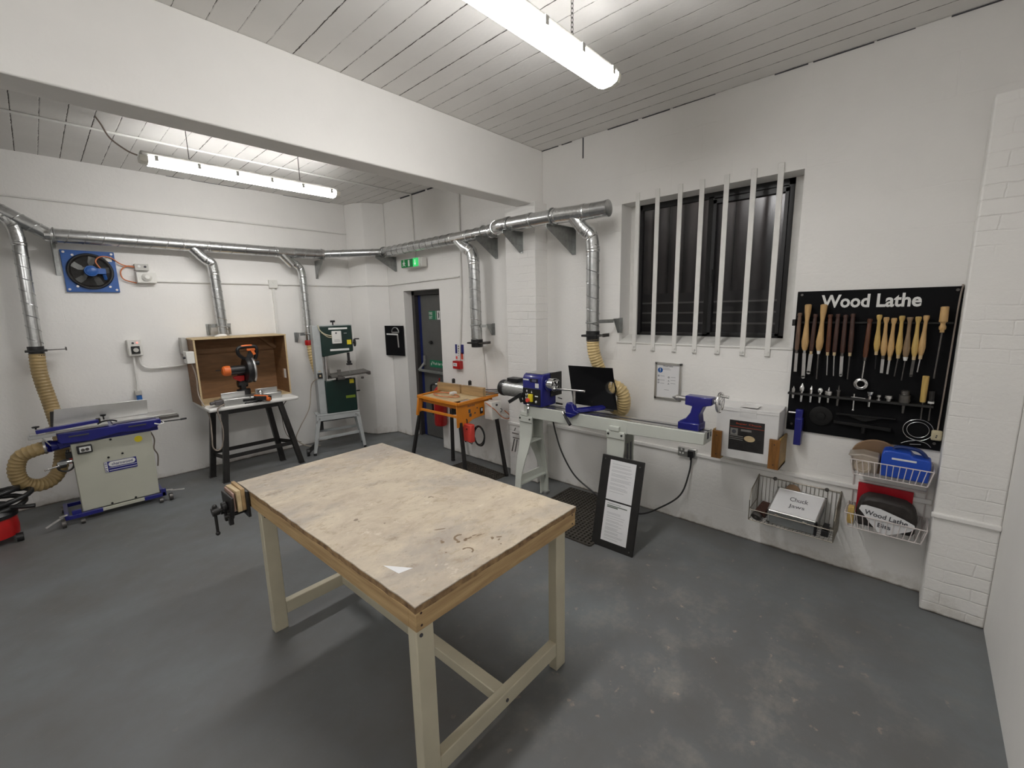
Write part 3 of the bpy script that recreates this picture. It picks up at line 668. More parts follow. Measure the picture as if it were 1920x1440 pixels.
wallclip('pipe bracket above the open blast gate',3.5,3.72,1.66,'R',.062,(3.42,3.72,1.65))
wallclip('pipe bracket above the lathe hose',3.5,2.10,1.72,'R',.055,(3.304,2.10,1.69))
# hoses
g=G(); hose(g,[(-.02,6.01,1.50),(-.025,6.0,1.30),(.005,5.96,1.0),(.025,5.86,.75),(.01,5.78,.55),(-.05,5.70,.40),(-.15,5.63,.36),(-.25,5.58,.42),(-.275,5.56,.54),(-.235,5.54,.66),(-.15,5.52,.70),(-.07,5.52,.715)],.058,step=.010,depth=.08); solo('flexible_hose','thick amber hose looping from the far left duct into the jointer','hose',g,M['hosed'],(-.02,6.01,1.50))
g=G(); hose(g,[(2.472,5.99,1.42),(2.475,5.95,1.2),(2.50,5.88,.98),(2.53,5.80,.80),(2.56,5.76,.70)],.046,step=.012,depth=.16); solo('flexible_hose','ribbed amber hose hanging behind the bandsaw column','hose',g,M['hose'],(2.472,5.99,1.42))
g=G(); hose(g,[(3.305,2.10,1.545),(3.315,2.09,1.42),(3.36,2.05,1.25),(3.42,2.02,1.08),(3.45,1.99,.96),(3.42,1.90,.92),(3.37,1.83,.95),(3.33,1.80,1.04),(3.31,1.81,1.11),(3.285,1.845,1.15),(3.262,1.87,1.16)],.058,step=.008,depth=.10); solo('flexible_hose','ribbed amber hose looping behind the black lathe hood','hose',g,M['hose'],(3.305,2.10,1.545))
def lpart(par,name,g,m,label=None,bev=0,kind=None):
    bmesh.ops.transform(g.b,matrix=REG[par.name],verts=g.b.verts); return part(par,name,g,m,label,bev,kind)

# ================================================================ WORKBENCH
t=T('workbench','large worn wooden topped workbench with cream painted frame','workbench',(1.168,1.975,0),math.radians(1.55))
hx,hy=.477,.845
def nb(a,b,n,j): return [a+(b-a)*i/n for i in range(n+1)]
g=G(); poly=[]
random.seed(11)
for (xa,ya,xb,yb) in ((-hx,-hy,hx,-hy),(hx,-hy,hx,hy),(hx,hy,-hx,hy),(-hx,hy,-hx,-hy)):
    n=34
    for i in range(n):
        f=i/n; e=0 if i==0 else random.uniform(-.0035,.0005)
        nx,ny=(yb-ya),-(xb-xa); l=math.hypot(nx,ny)
        poly.append((xa+(xb-xa)*f+nx/l*e, ya+(yb-ya)*f+ny/l*e))
# notch for the vice at the far left corner
g.prism(poly,(0,0,.864),(1,0,0),(0,1,0),(0,0,.006)); lpart(t,'bench_top',g,M['bench'],bev=.002)
g=G(); g.prism([(x*(1-.003)+random.uniform(-.0015,.0015),y*(1-.0015)+random.uniform(-.0015,.0015)) for x,y in poly],(0,0,.842),(1,0,0),(0,1,0),(0,0,.0225)); lpart(t,'top_core',g,mat('ragged_board_edge',(.42,.27,.13),.7,col2=(.13,.07,.035),scale=26,bump=.6))
g=G(); g.box(-hx+.003,hx-.003,-hy+.003,-hy+.045,.772,.8425); g.box(-hx+.003,hx-.003,hy-.045,hy-.003,.772,.8425)
g.box(hx-.045,hx-.003,-hy+.045,hy-.045,.772,.8425); g.box(-hx+.003,-hx+.045,-hy+.045,hy-.045,.772,.8425)
g.box(-hx+.045,hx-.045,-hy+.045,hy-.045,.820,.8425); lpart(t,'apron',g,M['apron'],bev=.003)
g=G()
for x,y in ((-hx+.025,-hy+.002),(hx-.03,-hy+.002)):
    for z in (.79,.835): g.cyl((x,y+.003,z),(x,y,z),.0045,n=8)
lpart(t,'knot',g,M['walnut'],kind='stuff')
lw=.075; ld=.05
LX=.448; Y1,Y2=-.80,.60
for x in (-1,1):
    for y,sy in ((Y1,1),(Y2,1)):
        g=G(); xa=x*LX; g.box(min(xa,xa-x*lw),max(xa,xa-x*lw),y,y+ld,0,.772); lpart(t,'leg',g,M['cream'],bev=.004)
for y in (Y1,Y2):
    g=G(); g.box(-LX+lw,LX-lw,y+.002,y+ld-.004,.085,.160); lpart(t,'stretcher',g,M['cream'],bev=.004)
g=G(); g.box(-.03,.03,Y1+ld-.004,Y2+.002,.098,.152); lpart(t,'centre_rail',g,M['cream'],bev=.004)
for y in (Y1,Y2):
    g=G(); g.box(-LX+lw,LX-lw,y+.005,y+.045,.765,.825); lpart(t,'top_rail',g,M['cream'],bev=.003)
g=G(); g.cyl((-LX+.02,Y1+.001,.715),(-LX+.02,Y1-.003,.715),.007,n=10); g.cyl((0,Y1+.001,.122),(0,Y1-.003,.122),.008,n=10); g.cyl((-LX+.02,Y2+.001,.715),(-LX+.02,Y2-.003,.715),.007,n=10); lpart(t,'screw_hole',g,M['ink'],kind='stuff')
# glue drips and rings on the near end
g=G(); z_=.8701
def blot(x,y,r,sx=1,rot=0):
    P=[]
    for k in range(14):
        a=2*PI*k/14; rr=r*random.uniform(.8,1.15); X=rr*math.cos(a)*sx; Y=rr*math.sin(a); P.append((X*math.cos(rot)-Y*math.sin(rot),X*math.sin(rot)+Y*math.cos(rot)))
    g.prism(P,(x,y,z_),(1,0,0),(0,1,0),(0,0,.0003))
random.seed(21)
for x,y,r,sx,ro in ((1.03,1.372,.008,1.2,.5),(1.033,1.385,.005,1,0),(1.075,1.325,.008,1.2,0),(1.105,1.315,.008,1.3,.4),(1.19,1.24,.007,1.5,.8),(1.215,1.225,.006,2.2,-.6),(1.20,1.21,.004,2,.3),(1.17,1.30,.004,4,-.2),(1.155,1.315,.003,4,-.3),(.99,1.30,.004,1,0),(1.09,1.47,.004,7,-.6),(1.18,1.18,.004,1,0)): blot(x,y,r,sx,ro)
for cx_,cy2,r,a0,a1,w_ in ((1.103,1.345,.024,.6,3.6,.006),(1.055,1.245,.022,-1.4,1.9,.004),(1.128,1.33,.017,3.5,5.4,.005)):
    n_=14
    for k in range(n_):
        a=a0+(a1-a0)*k/n_; b2=a0+(a1-a0)*(k+1)/n_; ww=w_*random.uniform(.7,1.1)
        g.hexa([(cx_+(r-ww)*math.cos(a),cy2+(r-ww)*math.sin(a),z_),(cx_+(r+ww)*math.cos(a),cy2+(r+ww)*math.sin(a),z_),(cx_+(r+ww)*math.cos(b2),cy2+(r+ww)*math.sin(b2),z_),(cx_+(r-ww)*math.cos(b2),cy2+(r-ww)*math.sin(b2),z_)]+[(cx_+(r-ww)*math.cos(a),cy2+(r-ww)*math.sin(a),z_+.0003),(cx_+(r+ww)*math.cos(a),cy2+(r+ww)*math.sin(a),z_+.0003),(cx_+(r+ww)*math.cos(b2),cy2+(r+ww)*math.sin(b2),z_+.0003),(cx_+(r-ww)*math.cos(b2),cy2+(r-ww)*math.sin(b2),z_+.0003)])
part(t,'glue_stain',g,mat('dried_glue',(.24,.17,.105),.4,var=.2),kind='stuff')
# triangle of white tape on the top and glue rings
g=G(); g.prism([(-.02,-.025),(.035,-.035),(-.03,.065)],(.805,1.345,.8701),(1,0,0),(0,1,0),(0,0,.0006)); solo('paper_scrap','small white paper triangle lying on the near end of the workbench','paper',g,M['paper'],(.805,1.345,.8701))

# ---- vice
t=T('bench_vice','old iron vice with wooden jaw liners on the bench corner','vice',(.62,2.71,.80))
g=G(); g.box(.657,.672,2.61,2.81,.72,.868); part(t,'fixed_jaw',g,M['blackm'],bev=.003)
g=G(); g.prism([(-.09,.0),(.09,.0),(.09,-.05),(.065,-.12),(.03,-.15),(-.03,-.15),(-.065,-.12),(-.09,-.05)],(.60,2.71,.850),(0,1,0),(0,0,1),(-.015,0,0)); g.cyl((.585,2.71,.785),(.56,2.71,.782),.028,n=14); g.box(.575,.598,2.66,2.685,.685,.76); g.box(.575,.598,2.735,2.76,.685,.76); part(t,'moving_jaw',g,M['blackm'],bev=.004)
g=G(); g.cyl((.668,2.67,.745),(.56,2.67,.738),.010,n=10); g.cyl((.668,2.75,.745),(.56,2.75,.738),.010,n=10); g.cyl((.668,2.71,.775),(.53,2.71,.770),.011,n=10); part(t,'guide_rods',g,M['blackm'])
g=G(); g.box(.638,.657,2.625,2.80,.762,.884); part(t,'jaw_liner',g,M['pine'],bev=.002)
g=G(); g.hexa([(.616,2.625,.760),(.637,2.625,.760),(.637,2.80,.760),(.610,2.80,.760),(.616,2.625,.880),(.637,2.625,.880),(.637,2.80,.872),(.610,2.80,.872)]); part(t,'jaw_liner',g,M['pinel'],bev=.002)
g=G(); g.box(.601,.610,2.64,2.795,.765,.866); part(t,'outer_liner',g,mat('pinkish_ply',(.42,.27,.22),.6),bev=.001)
g=G(); g.cyl((.545,2.71,.773),(.512,2.71,.770),.024,n=14); g.cyl((.527,2.71,.80),(.527,2.71,.645),.0075,n=10); g.ball((.527,2.71,.645),.012); g.ball((.527,2.71,.80),.012); part(t,'tommy_bar',g,M['blackm'])

# ================================================================ JOINTER
t=T('planer_jointer','blue and pale grey planer thicknesser on a wheeled base','planer',(.35,5.58,0))
g=G(); g.prism([(.07,.085),(.625,.085),(.632,.72),(.072,.72)],(0,5.42,0),(1,0,0),(0,0,1),(0,.34,0)); part(t,'cabinet',g,M['cabinet'],bev=.006)
g=G()
for x in (-.05,.635):
    g.box(x,x+.03,5.39,5.80,.05,.09)
g.box(-.03,.20,5.385,5.415,.05,.085); g.box(.50,.64,5.385,5.415,.05,.085); g.box(-.04,.64,5.78,5.81,.05,.085); g.box(.0,.06,5.39,5.42,.05,.125) ; g.box(.63,.67,5.39,5.42,.05,.125); part(t,'mobile_base',g,M['blue'],bev=.003)
g=G(); g.box(.20,.50,5.39,5.41,.055,.083); part(t,'base_rail',g,M['cabinet'],bev=.002)
for x,y in ((-.06,5.37),(.70,5.37),(-.05,5.80),(.66,5.80),(.06,5.36),(.62,5.36)):
    small = x in (.06,.62)
    r=.022 if small else .035
    g=G(); g.cyl((x-.014,y,r),(x+.014,y,r),r,n=18); part(t,'castor',g,M['dsteel'])
for x,s in ((-.06,-1),(.70,1)):
    g=G(); g.beam((x,5.36,.10),(x+s*.11,5.33,.07+.02*s),.03,.008); g.beam((x+s*.02,5.36,.105),(x-s*.03,5.37,.11),.028,.008); part(t,'foot_pedal',g,M['steel'],bev=.002)
# tables and blue castings
g=G(); g.box(-.06,.34,5.41,5.70,.838,.858); g.box(.37,.86,5.44,5.70,.838,.858); part(t,'planer_table',g,M['steel'],bev=.002)
g=G()
g.prism([(.02,.745),(.22,.735),(.27,.745),(.42,.765),(.50,.752),(.62,.75),(.70,.775),(.715,.80),(.71,.835),(.40,.838),(.38,.832),(.0,.838),(.0,.775)],(0,5.37,0),(1,0,0),(0,0,1),(0,.05,0))
g.box(.03,.69,5.42,5.72,.72,.835); part(t,'table_casting',g,M['blue'],bev=.006)
g=G(); g.box(.07,.20,5.362,5.372,.795,.806); g.box(.47,.60,5.362,5.372,.80,.811); part(t,'slot',g,M['ink'])
g=G(); g.beam((-.115,5.36,.885),(.275,5.37,.905),.05,.03); part(t,'cutter_guard',g,M['blue'],bev=.004)
g=G(); g.box(-.165,.0,5.355,5.40,.825,.855); g.box(-.155,-.105,5.345,5.41,.855,.87); g.beam((-.09,5.37,.835),(-.045,5.38,.745),.02,.008); part(t,'guard_bracket',g,M['silver'],bev=.003)
g=G(); g.box(-.12,-.0,5.36,5.375,.835,.85); g.box(.26,.29,5.36,5.40,.885,.925); part(t,'guard_rail',g,M['blackm'],bev=.002)
g=G(); g.lathe((-.11,5.37,.905),(0,0,1),[(0,.006),(.012,.006),(.015,.022),(.025,.024),(.028,.01)],14); g.lathe((.32,5.50,.885),(0,0,1),[(0,.006),(.03,.006),(.035,.020),(.05,.022),(.053,.01)],14); g.tube([(.27,5.42,.865),(.30,5.40,.885),(.34,5.39,.89),(.37,5.40,.885),(.40,5.42,.868)],.007,sub=4); part(t,'clamp_knob',g,M['black'])
g=G(); g.prism([(-.01,.862),(.655,.862),(.665,1.005),(.015,1.015)],(0,5.625,0),(1,0,0),(0,0,1),(0,.02,0)); part(t,'fence',g,M['silver'],bev=.002)
g=G(); g.prism([(-.025,.865),(.0,.862),(.015,1.0),(-.012,1.0)],(0,5.627,0),(1,0,0),(0,0,1),(0,.03,0)); part(t,'fence_end',g,M['blackm'])
g=G(); g.box(.715,.87,5.43,5.47,.812,.838); part(t,'extension_bar',g,M['dsteel'],bev=.002)
g=G(); g.tube([(.70,5.40,.80),(.75,5.39,.797),(.86,5.38,.795),(.91,5.375,.797)],.006); g.cyl((.87,5.38,.796),(.92,5.375,.798),.009,n=10); part(t,'lever',g,M['black'])
g=G(); g.tube([(.66,5.36,.80),(.70,5.35,.785),(.73,5.36,.79),(.73,5.40,.80)],.006,sub=4); part(t,'white_cable',g,M['letter'])
g=G(); g.cyl((-.07,5.52,.715),(-.045,5.50,.718),.052,n=20); g.lathe((-.045,5.50,.718),(1,0,0),[(0,.05),(.02,.045),(.14,.032),(.15,.03)],20); g.beam((.0,5.48,.715),(.09,5.48,.735),.08,.05); dp_=part(t,'dust_port',g,M['blue'],bev=.002)
g=G(); g.cyl((-.075,5.52,.715),(-.09,5.52,.714),.062,n=20); part(dp_,'hose_clip',g,M['steel'])
g=G(); g.box(.105,.205,5.385,5.422,.625,.695); sw_=part(t,'switch_box',g,M['black'],bev=.006)
g=G(); g.box(.120,.195,5.380,5.386,.638,.685); part(sw_,'switch_plate',g,M['letter'],bev=.002)
g=G(); g.cyl((.142,5.381,.660),(.142,5.372,.660),.013); g.cyl((.171,5.381,.662),(.171,5.372,.662),.013); part(sw_,'push_button',g,M['dsteel'])
g=G(); g.cyl((.53,5.4195,.665),(.53,5.4155,.665),.03,n=20); part(t,'yellow_label',g,M['yellow'])
g=G()
for x,z in ((.335,.705),(.30,.54),(.40,.555),(.27,.10),(.44,.10)): g.cyl((x,5.42,z),(x,5.412,z),.009,n=10)
part(t,'screw',g,M['black'],kind='stuff')
g=G(); g.box(.262,.492,5.4165,5.4195,.40,.50); pl=part(t,'maker_plate',g,M['blue'])
g=G(); P=[]
for i in range(9): a=PI/2+PI*i/8; P.append((.315+.024*math.cos(a),.472+.024*math.sin(a)))
for i in range(9): a=-PI/2+PI*i/8; P.append((.460+.024*math.cos(a),.472+.024*math.sin(a)))
g.prism(P,(0,5.4160,0),(1,0,0),(0,0,1),(0,.0006,0)); g.box(.264,.284,5.4160,5.4166,.402,.498); g.box(.292,.49,5.4160,5.4166,.436,.440); g.box(.292,.49,5.4160,5.4166,.412,.417); part(pl,'plate_panels',g,M['letter'])
g=G(); g.text('charnwood',(.388,5.4158,.473),(1,0,0),(0,0,1),.15,.026,.012); g.text('PT10',(.274,5.4158,.45),(0,0,1),(-1,0,0),.085,.014,.012); part(pl,'lettering',g,M['navy'])
g=G(); g.tube([(.02+.052*math.cos(a),5.46,.53+.052*math.sin(a)) for a in [2*PI*k/24 for k in range(24)]],.008,closed=True); g.cyl((.02,5.47,.53),(-.03,5.45,.53),.018); part(t,'handwheel',g,M['blackm'])
g=G(); g.cyl((-.02,5.43,.545),(-.11,5.40,.535),.007,n=10); g.box(-.03,.03,5.44,5.46,.545,.575); g.cyl((.0,5.46,.56),(.07,5.47,.56),.018,n=12); part(t,'crank_handle',g,M['chrome'])
g=G(); g.box(.045,.07,5.46,5.52,.54,.59); part(t,'red_cover',g,M['redl'],bev=.003)
g=G(); g.box(.03,.07,5.44,5.50,.59,.64); g.tube([(.05,5.50,.66),(.04,5.49,.60),(.05,5.5,.55)],.012); part(t,'height_lock',g,M['black'],bev=.003)
g=G(); g.tube([(.64,5.62,.70),(.67,5.60,.60),(.655,5.6,.50),(.68,5.62,.42),(.67,5.65,.30)],.006,sub=5); solo('power_cable','dark cable hanging at the right side of the planer cabinet','cable',g,M['cable'],(.64,5.62,.70))

# ================================================================ VACUUM
t=T('vacuum_cleaner','red tub vacuum cleaner with coiled black hose, at the left edge','vacuum cleaner',(-.42,5.30,0)); vac_=t
g=G(); g.lathe((-.44,5.33,.05),(0,0,1),[(0,.13),(.01,.155),(.07,.16),(.17,.155),(.18,.15)],32); part(t,'tub',g,M['red'])
g=G(); g.lathe((-.44,5.33,.22),(0,0,1),[(0,.165),(.03,.168),(.06,.14),(.10,.12),(.11,.05)],32); part(t,'lid',g,M['black'])
for x,y in ((-.29,5.24),(-.33,5.45),(-.55,5.2),(-.56,5.45)):
    g=G(); g.cyl((x-.02,y,.035),(x+.02,y,.035),.035,n=16); part(t,'wheel',g,M['black'])
g=G()
for k,(r,z,cx,cy) in enumerate(((.17,.31,-.42,5.36),(.19,.345,-.40,5.38),(.16,.385,-.44,5.40))):
    P=[V((cx+r*1.15*math.cos(a),cy+r*.8*math.sin(a),z+.03*math.sin(a+k))) for a in [2*PI*j/40 for j in range(40)]]
    g.tube(P,.021,n=10,closed=True,rf=lambda i:.021 if i%2 else .0185)
g.tube([(-.30,5.24,.30),(-.22,5.20,.29),(-.17,5.19,.285)],.018,sub=4,n=10); part(t,'hose',g,M['black'])
g=G(); g.cyl((-.43,5.23,.40),(-.36,5.22,.41),.02,n=14); part(t,'chrome_tube_end',g,M['chrome']); t.location=(-.45,5.40,0)

# ================================================================ SAW STAND, HOOD AND MITRE SAW
t=T('saw_stand','black steel stand with white top carrying the mitre saw','stand',(1.60,5.78,0))
g=G(); g.box(1.135,2.065,5.465,6.15,.795,.832); part(t,'worktop',g,M['white'],bev=.012)
LG=((1.205,5.46,1.295,5.53),(2.02,5.47,1.86,5.53),(1.150,5.77,1.225,5.72),(1.90,5.75,1.78,5.72))
for a,b_,c,d_ in LG:
    g=G(); g.beam((c,d_,.795),(a,b_,0.004),.055,.055,up=(0,1,0)); g.box(a-.035,a+.035,b_-.035,b_+.035,0,.006); part(t,'leg',g,M['blackm'],bev=.003)
def lerpL(i,z):
    a,b_,c,d_=LG[i]; f=z/.795; return (a+(c-a)*f,b_+(d_-b_)*f,z)
for i,j,z in ((0,1,.27),(2,3,.29),(0,2,.27),(1,3,.28),(0,1,.765),(2,3,.77),(0,2,.77),(1,3,.77)):
    g=G(); g.beam(lerpL(i,z),lerpL(j,z),.006 if z<.5 else .03,.045); part(t,'rail',g,M['blackm'],bev=.002)
t=T('saw_hood','open fronted plywood dust hood behind the mitre saw','hood',(1.61,5.95,.833))
bx0,bx1,by0,by1,bz0,bz1=1.135,2.085,5.745,6.165,.833,1.575
g=G(); g.box(bx0,bx1,by1-.012,by1,bz0,bz1); part(t,'back_panel',g,M['ply'])
g=G(); g.box(bx0,bx0+.015,by0,by1-.012,bz0,bz1-.012); part(t,'side_panel',g,M['ply'])
g=G(); g.box(bx1-.015,bx1,by0,by1-.012,bz0,1.02); g.box(bx1-.015,bx1,by0,by0+.06,1.02,bz1-.012); g.box(bx1-.015,bx1,by0+.17,by1-.012,1.02,bz1-.012); g.box(bx1-.015,bx1,by0+.06,by0+.17,1.14,bz1-.012); part(t,'side_panel',g,M['ply'],'panel with a cut slot')
g=G(); g.box(bx0-.01,bx1+.004,by0-.01,by1,bz1-.014,bz1); part(t,'top_panel',g,M['plyl'],bev=.001)
g=G(); g.box(bx0+.015,bx1-.015,by0,by1-.012,bz0,bz0+.012); part(t,'floor_panel',g,M['plyl'])
g=G(); g.box(bx0-.001,bx0+.016,by0-.004,by0,bz0,bz1-.012); g.box(bx1-.016,bx1+.001,by0-.004,by0,bz0,bz1-.012); g.box(bx0+.016,bx1-.016,by0-.004,by0,bz0,bz0+.013); part(t,'edge_strip',g,M['plyl'])
g=G(); g.beam((bx1-.02,by1-.10,1.40),(bx1-.20,by1-.10,1.555),.03,.035); g.box(bx0+.015,bx1-.015,by1-.05,by1-.012,1.38,bz1-.014); part(t,'brace',g,M['ply'])
g=G(); g.box(1.40,1.46,by1-.0135,by1-.0125,1.16,1.172); part(t,'screw_mark',g,M['ink'])
t=T('junction_box','white box fixed to the left side of the plywood hood','junction box',(1.10,5.80,1.31))
g=G(); g.box(1.06,1.134,5.745,5.88,1.31,1.44); part(t,'enclosure',g,M['plastic'],bev=.006)
g=G(); g.cyl((1.06,5.80,1.375),(1.04,5.80,1.375),.012); part(t,'cable_gland',g,M['ink'])
g=G(); g.box(1.085,1.134,6.0,6.15,1.40,1.58); solo('side_board','grey painted board beside the plywood hood','board',g,M['greyplas'],(1.1,6.05,1.40))
g=G(); g.tube([(1.11,5.80,1.31),(1.125,5.76,1.15),(1.12,5.74,.95),(1.16,5.60,.75),(1.14,5.50,.55),(1.13,5.48,.42),(1.17,5.48,.37),(1.22,5.48,.42),(1.24,5.47,.60),(1.21,5.45,.80),(1.235,5.46,.845),(1.29,5.50,.86)],.007,sub=6); solo('power_cable','dark cable looping from the hood box down and up to the mitre saw','cable',g,M['cable'],(1.11,5.80,1.31))
g=G(); g.tube([(1.98,5.60,.795),(2.0,5.9,.60),(2.05,6.0,.30),(2.12,6.0,.18),(2.22,5.95,.12)],.005,sub=6); solo('power_cable','thin grey cable hanging at the right of the saw stand','cable',g,M['cable'],(1.98,5.6,.795))
g=G(); g.ball((1.44,5.86,1.590),.035,sc=(1.6,1,.6)); g.ball((1.40,5.85,1.585),.025,sc=(1.5,1,.5)); solo('white_rag','crumpled white rag on top of the plywood hood','rag',g,M['dust'],(1.43,5.86,1.575))

t=T('mitre_saw','orange, black and grey mitre saw with raised cutting head','saw',(1.62,5.62,.833))
g=G(); 
g.prism([(1.29,5.50),(1.55,5.48),(1.60,5.60),(1.60,5.68),(1.29,5.68)],(0,0,.833),(1,0,0),(0,1,0),(0,0,.075)); g.prism([(1.66,5.60),(1.90,5.56),(1.93,5.62),(1.93,5.70),(1.66,5.70)],(0,0,.833),(1,0,0),(0,1,0),(0,0,.070)); g.cyl((1.60,5.60,.835),(1.60,5.60,.905),.12,n=36); part(t,'base',g,M['silver'],bev=.006)
g=G(); g.box(1.31,1.55,5.67,5.69,.90,.955); g.box(1.66,1.90,5.67,5.69,.90,.955); part(t,'fence',g,M['silver'],bev=.004)
g=G(); g.beam((1.47,5.49,.875),(1.62,5.49,.868),.02,.03); g.prism([(-.05,0),(.12,-.02),(.12,.03),(-.05,.045)],(1.63,5.50,.862),(1,0,0),(0,0,1),(0,-.07,0)); g.tube([(1.48+.02*i,5.475,.842+.004*(i%2)) for i in range(10)],.007,n=6); part(t,'mitre_arm',g,M['black'],bev=.004)
g=G(); g.beam((1.60,5.52,.905),(1.72,5.44,.885),.045,.022); g.cyl((1.70,5.46,.862),(1.725,5.42,.857),.024,n=16); part(t,'mitre_lock',g,M['orangep'],bev=.004)
g=G(); g.ball((1.69,5.60,.925),.026); part(t,'steel_ball',g,M['chrome'])
g=G(); g.box(1.215,1.30,5.53,5.60,.85,.905); g.beam((1.17,5.56,.875),(1.26,5.56,.885),.04,.035); part(t,'clamp_block',g,mat('grey_clamp',(.10,.09,.09),.5),bev=.012)
g=G(); g.cyl((1.56,5.74,.90),(1.56,5.74,.965),.07,n=24); g.beam((1.56,5.76,.93),(1.55,5.76,1.20),.085,.05); g.cyl((1.51,5.76,1.03),(1.61,5.76,1.03),.045); part(t,'pivot_post',g,M['black'],bev=.004)
# blade guard: disc in the Y-Z plane
cx,cy,cz=1.605,5.68,1.19
g=G(); g.lathe((cx-.028,cy,cz),(1,0,0),[(0,.10),(.004,.142),(.02,.150),(.05,.150),(.066,.142),(.07,.05)],40); bg_=part(t,'blade_guard',g,M['black'])
g=G(); 
P=[V((cx+.045,cy-.148*math.cos(a)*1.0,cz+.148*math.sin(a))) for a in [-.9+2.0*i/18 for i in range(19)]]
g.tube(P,.013,n=8); part(bg_,'guard_rim',g,M['silver'])
g=G(); g.lathe((cx+.043,cy-.02,cz-.03),(1,0,0),[(0,.115),(.012,.118),(.014,.09),(.006,.085),(.006,.02)],36); part(t,'lower_guard',g,M['dsteel'])
g=G(); g.cyl((cx-.03,cy,cz+.01),(cx-.175,cy,cz+.01),.052,n=24); mo_=part(t,'motor',g,M['black'])
g=G(); g.lathe((cx-.175,cy,cz+.01),(-1,0,0),[(0,.055),(.02,.058),(.06,.055),(.075,.04)],24); part(mo_,'motor_cap',g,M['orangep'])
g=G(); g.prism([(-.12,-.06),(.0,-.06),(.0,-.12),(-.05,-.13),(-.11,-.09)],(cx-.03,cy+.02,cz),(1,0,0),(0,0,1),(0,.03,0)); part(t,'red_bracket',g,M['red'],bev=.006)
g=G(); g.tube([(cx-.01,cy-.02,cz+.12),(cx-.075,cy-.04,cz+.18),(cx-.09,cy-.05,cz+.235),(cx-.065,cy-.05,cz+.265),(cx+.0,cy-.05,cz+.27),(cx+.085,cy-.05,cz+.268),(cx+.105,cy-.05,cz+.24),(cx+.10,cy-.04,cz+.17),(cx+.085,cy-.03,cz+.12)],.019,sub=5,n=12); g.beam((cx+.02,cy-.03,cz+.13),(cx+.06,cy-.04,cz+.22),.04,.06); ha_=part(t,'handle',g,M['black'])
g=G(); g.tube([(cx-.05,cy-.055,cz+.277),(cx+.0,cy-.055,cz+.282),(cx+.06,cy-.055,cz+.28)],.013,n=10); g.beam((cx-.0,cy-.06,cz+.235),(cx+.085,cy-.06,cz+.235),.03,.024); g.beam((cx+.05,cy-.06,cz+.235),(cx+.075,cy-.06,cz+.175),.03,.03); part(ha_,'grip',g,M['orangep'],bev=.003)
g=G(); g.cyl((cx+.06,cy-.03,cz+.075),(cx+.12,cy-.03,cz+.072),.026,n=16); part(t,'side_knob',g,M['black'])

# ================================================================ BANDSAW
t=T('bandsaw','dark green and grey upright bandsaw on a splayed steel stand','bandsaw',(2.56,5.50,0),math.radians(-14))
F=dict(fl=(-.33,0.02,0),fr=(.30,.0,0),bl=(-.27,.30,0),br=(.34,.27,0)); Tp=dict(fl=(-.24,.05,.50),fr=(.245,.05,.50),bl=(-.20,.27,.50),br=(.25,.25,.50))
for k in F:
    g=G(); a=V(F[k]);b_=V(Tp[k]); g.beam(b_,a+V((0,0,.012)),.055,.03,up=(0,1,0),w2=.038,h2=.02); l=lpart(t,'leg',g,M['stand'],bev=.003)
    g=G(); g.cyl(a,a+V((0,0,.03)),.02,n=12); q=part(l,'rubber_foot',g,M['black']) if False else lpart(l,'rubber_foot',g,M['black'])
g=G(); g.beam(V(Tp['fl'])+V((-.02,-.01,-.02)),V(Tp['fr'])+V((.02,-.01,-.02)),.012,.085); g.beam((-.24,.28,.47),(.27,.27,.47),.012,.085); g.box(-.26,.275,.03,.29,.505,.518); g.beam((-.25,.04,.48),(-.22,.28,.48),.012,.085); g.beam((.26,.04,.48),(.27,.28,.48),.012,.085); lpart(t,'stand_top',g,M['stand'],bev=.003)
g=G(); g.beam((-.285,.03,.21),(.27,.03,.225),.012,.035); g.beam((-.24,.28,.25),(.29,.27,.25),.012,.035); lpart(t,'stand_rail',g,M['stand'],bev=.002)
g=G(); g.beam((-.22,.24,.40),(.24,.24,.40),.04,.03); g.box(-.24,-.17,.20,.26,.28,.46); lpart(t,'motor_mount',g,M['blackm'])
g=G()
for x,z in ((-.235,.47),(-.27,.44),(.22,.475),(.25,.45),(-.27,.21),(.25,.225)): g.cyl((x,.030,z),(x,.018,z),.010,n=8)
lpart(t,'bolt',g,M['steel'],kind='stuff')
g=G(); g.cyl((-.42,.06,.05),(-.39,.06,.05),.048,n=20); g.beam((-.40,.05,.06),(-.31,.04,.14),.02,.05); lpart(t,'transport_wheel',g,M['black'])
g=G(); g.box(-.215,-.125,.08,.28,.52,1.665); lpart(t,'column',g,M['stand'],bev=.006)
g=G(); g.cyl((-.085,.10,.95),(-.085,.10,1.28),.022,n=18); g.cyl((-.055,.14,.95),(-.055,.14,1.28),.014,n=18); lpart(t,'blade_tube',g,M['steel'])
g=G(); g.prism([(-.13,1.265),(.255,1.315),(.255,1.655),(-.13,1.655)],(0,.045,0),(1,0,0),(0,0,1),(0,.06,0)); ud=lpart(t,'upper_door',g,M['green'],bev=.01)
g=G(); g.box(-.125,.255,.045,.105,.522,.955); ld2=lpart(t,'lower_door',g,M['green'],bev=.01)
g=G(); g.prism([(-.13,1.265),(.275,1.32),(.275,1.665),(-.13,1.665)],(0,.105,0),(1,0,0),(0,0,1),(0,.16,0)); lpart(t,'wheel_housing',g,M['stand'],bev=.006)
g=G(); g.box(-.13,.27,.105,.265,.52,.955); lpart(t,'lower_housing',g,M['stand'],bev=.006)
for a in ((-.03,.20,.040,.045,1.61,1.632),(-.03,.205,.040,.045,1.335,1.36),(.155,.19,.042,.045,1.555,1.56)):
    g=G(); g.box(*a); lpart(ud,'white_strip',g,M['letter'])
g=G(); g.box(.0,.115,.005,.045,1.43,1.59); bx=lpart(t,'control_box',g,M['plastic'],bev=.005)
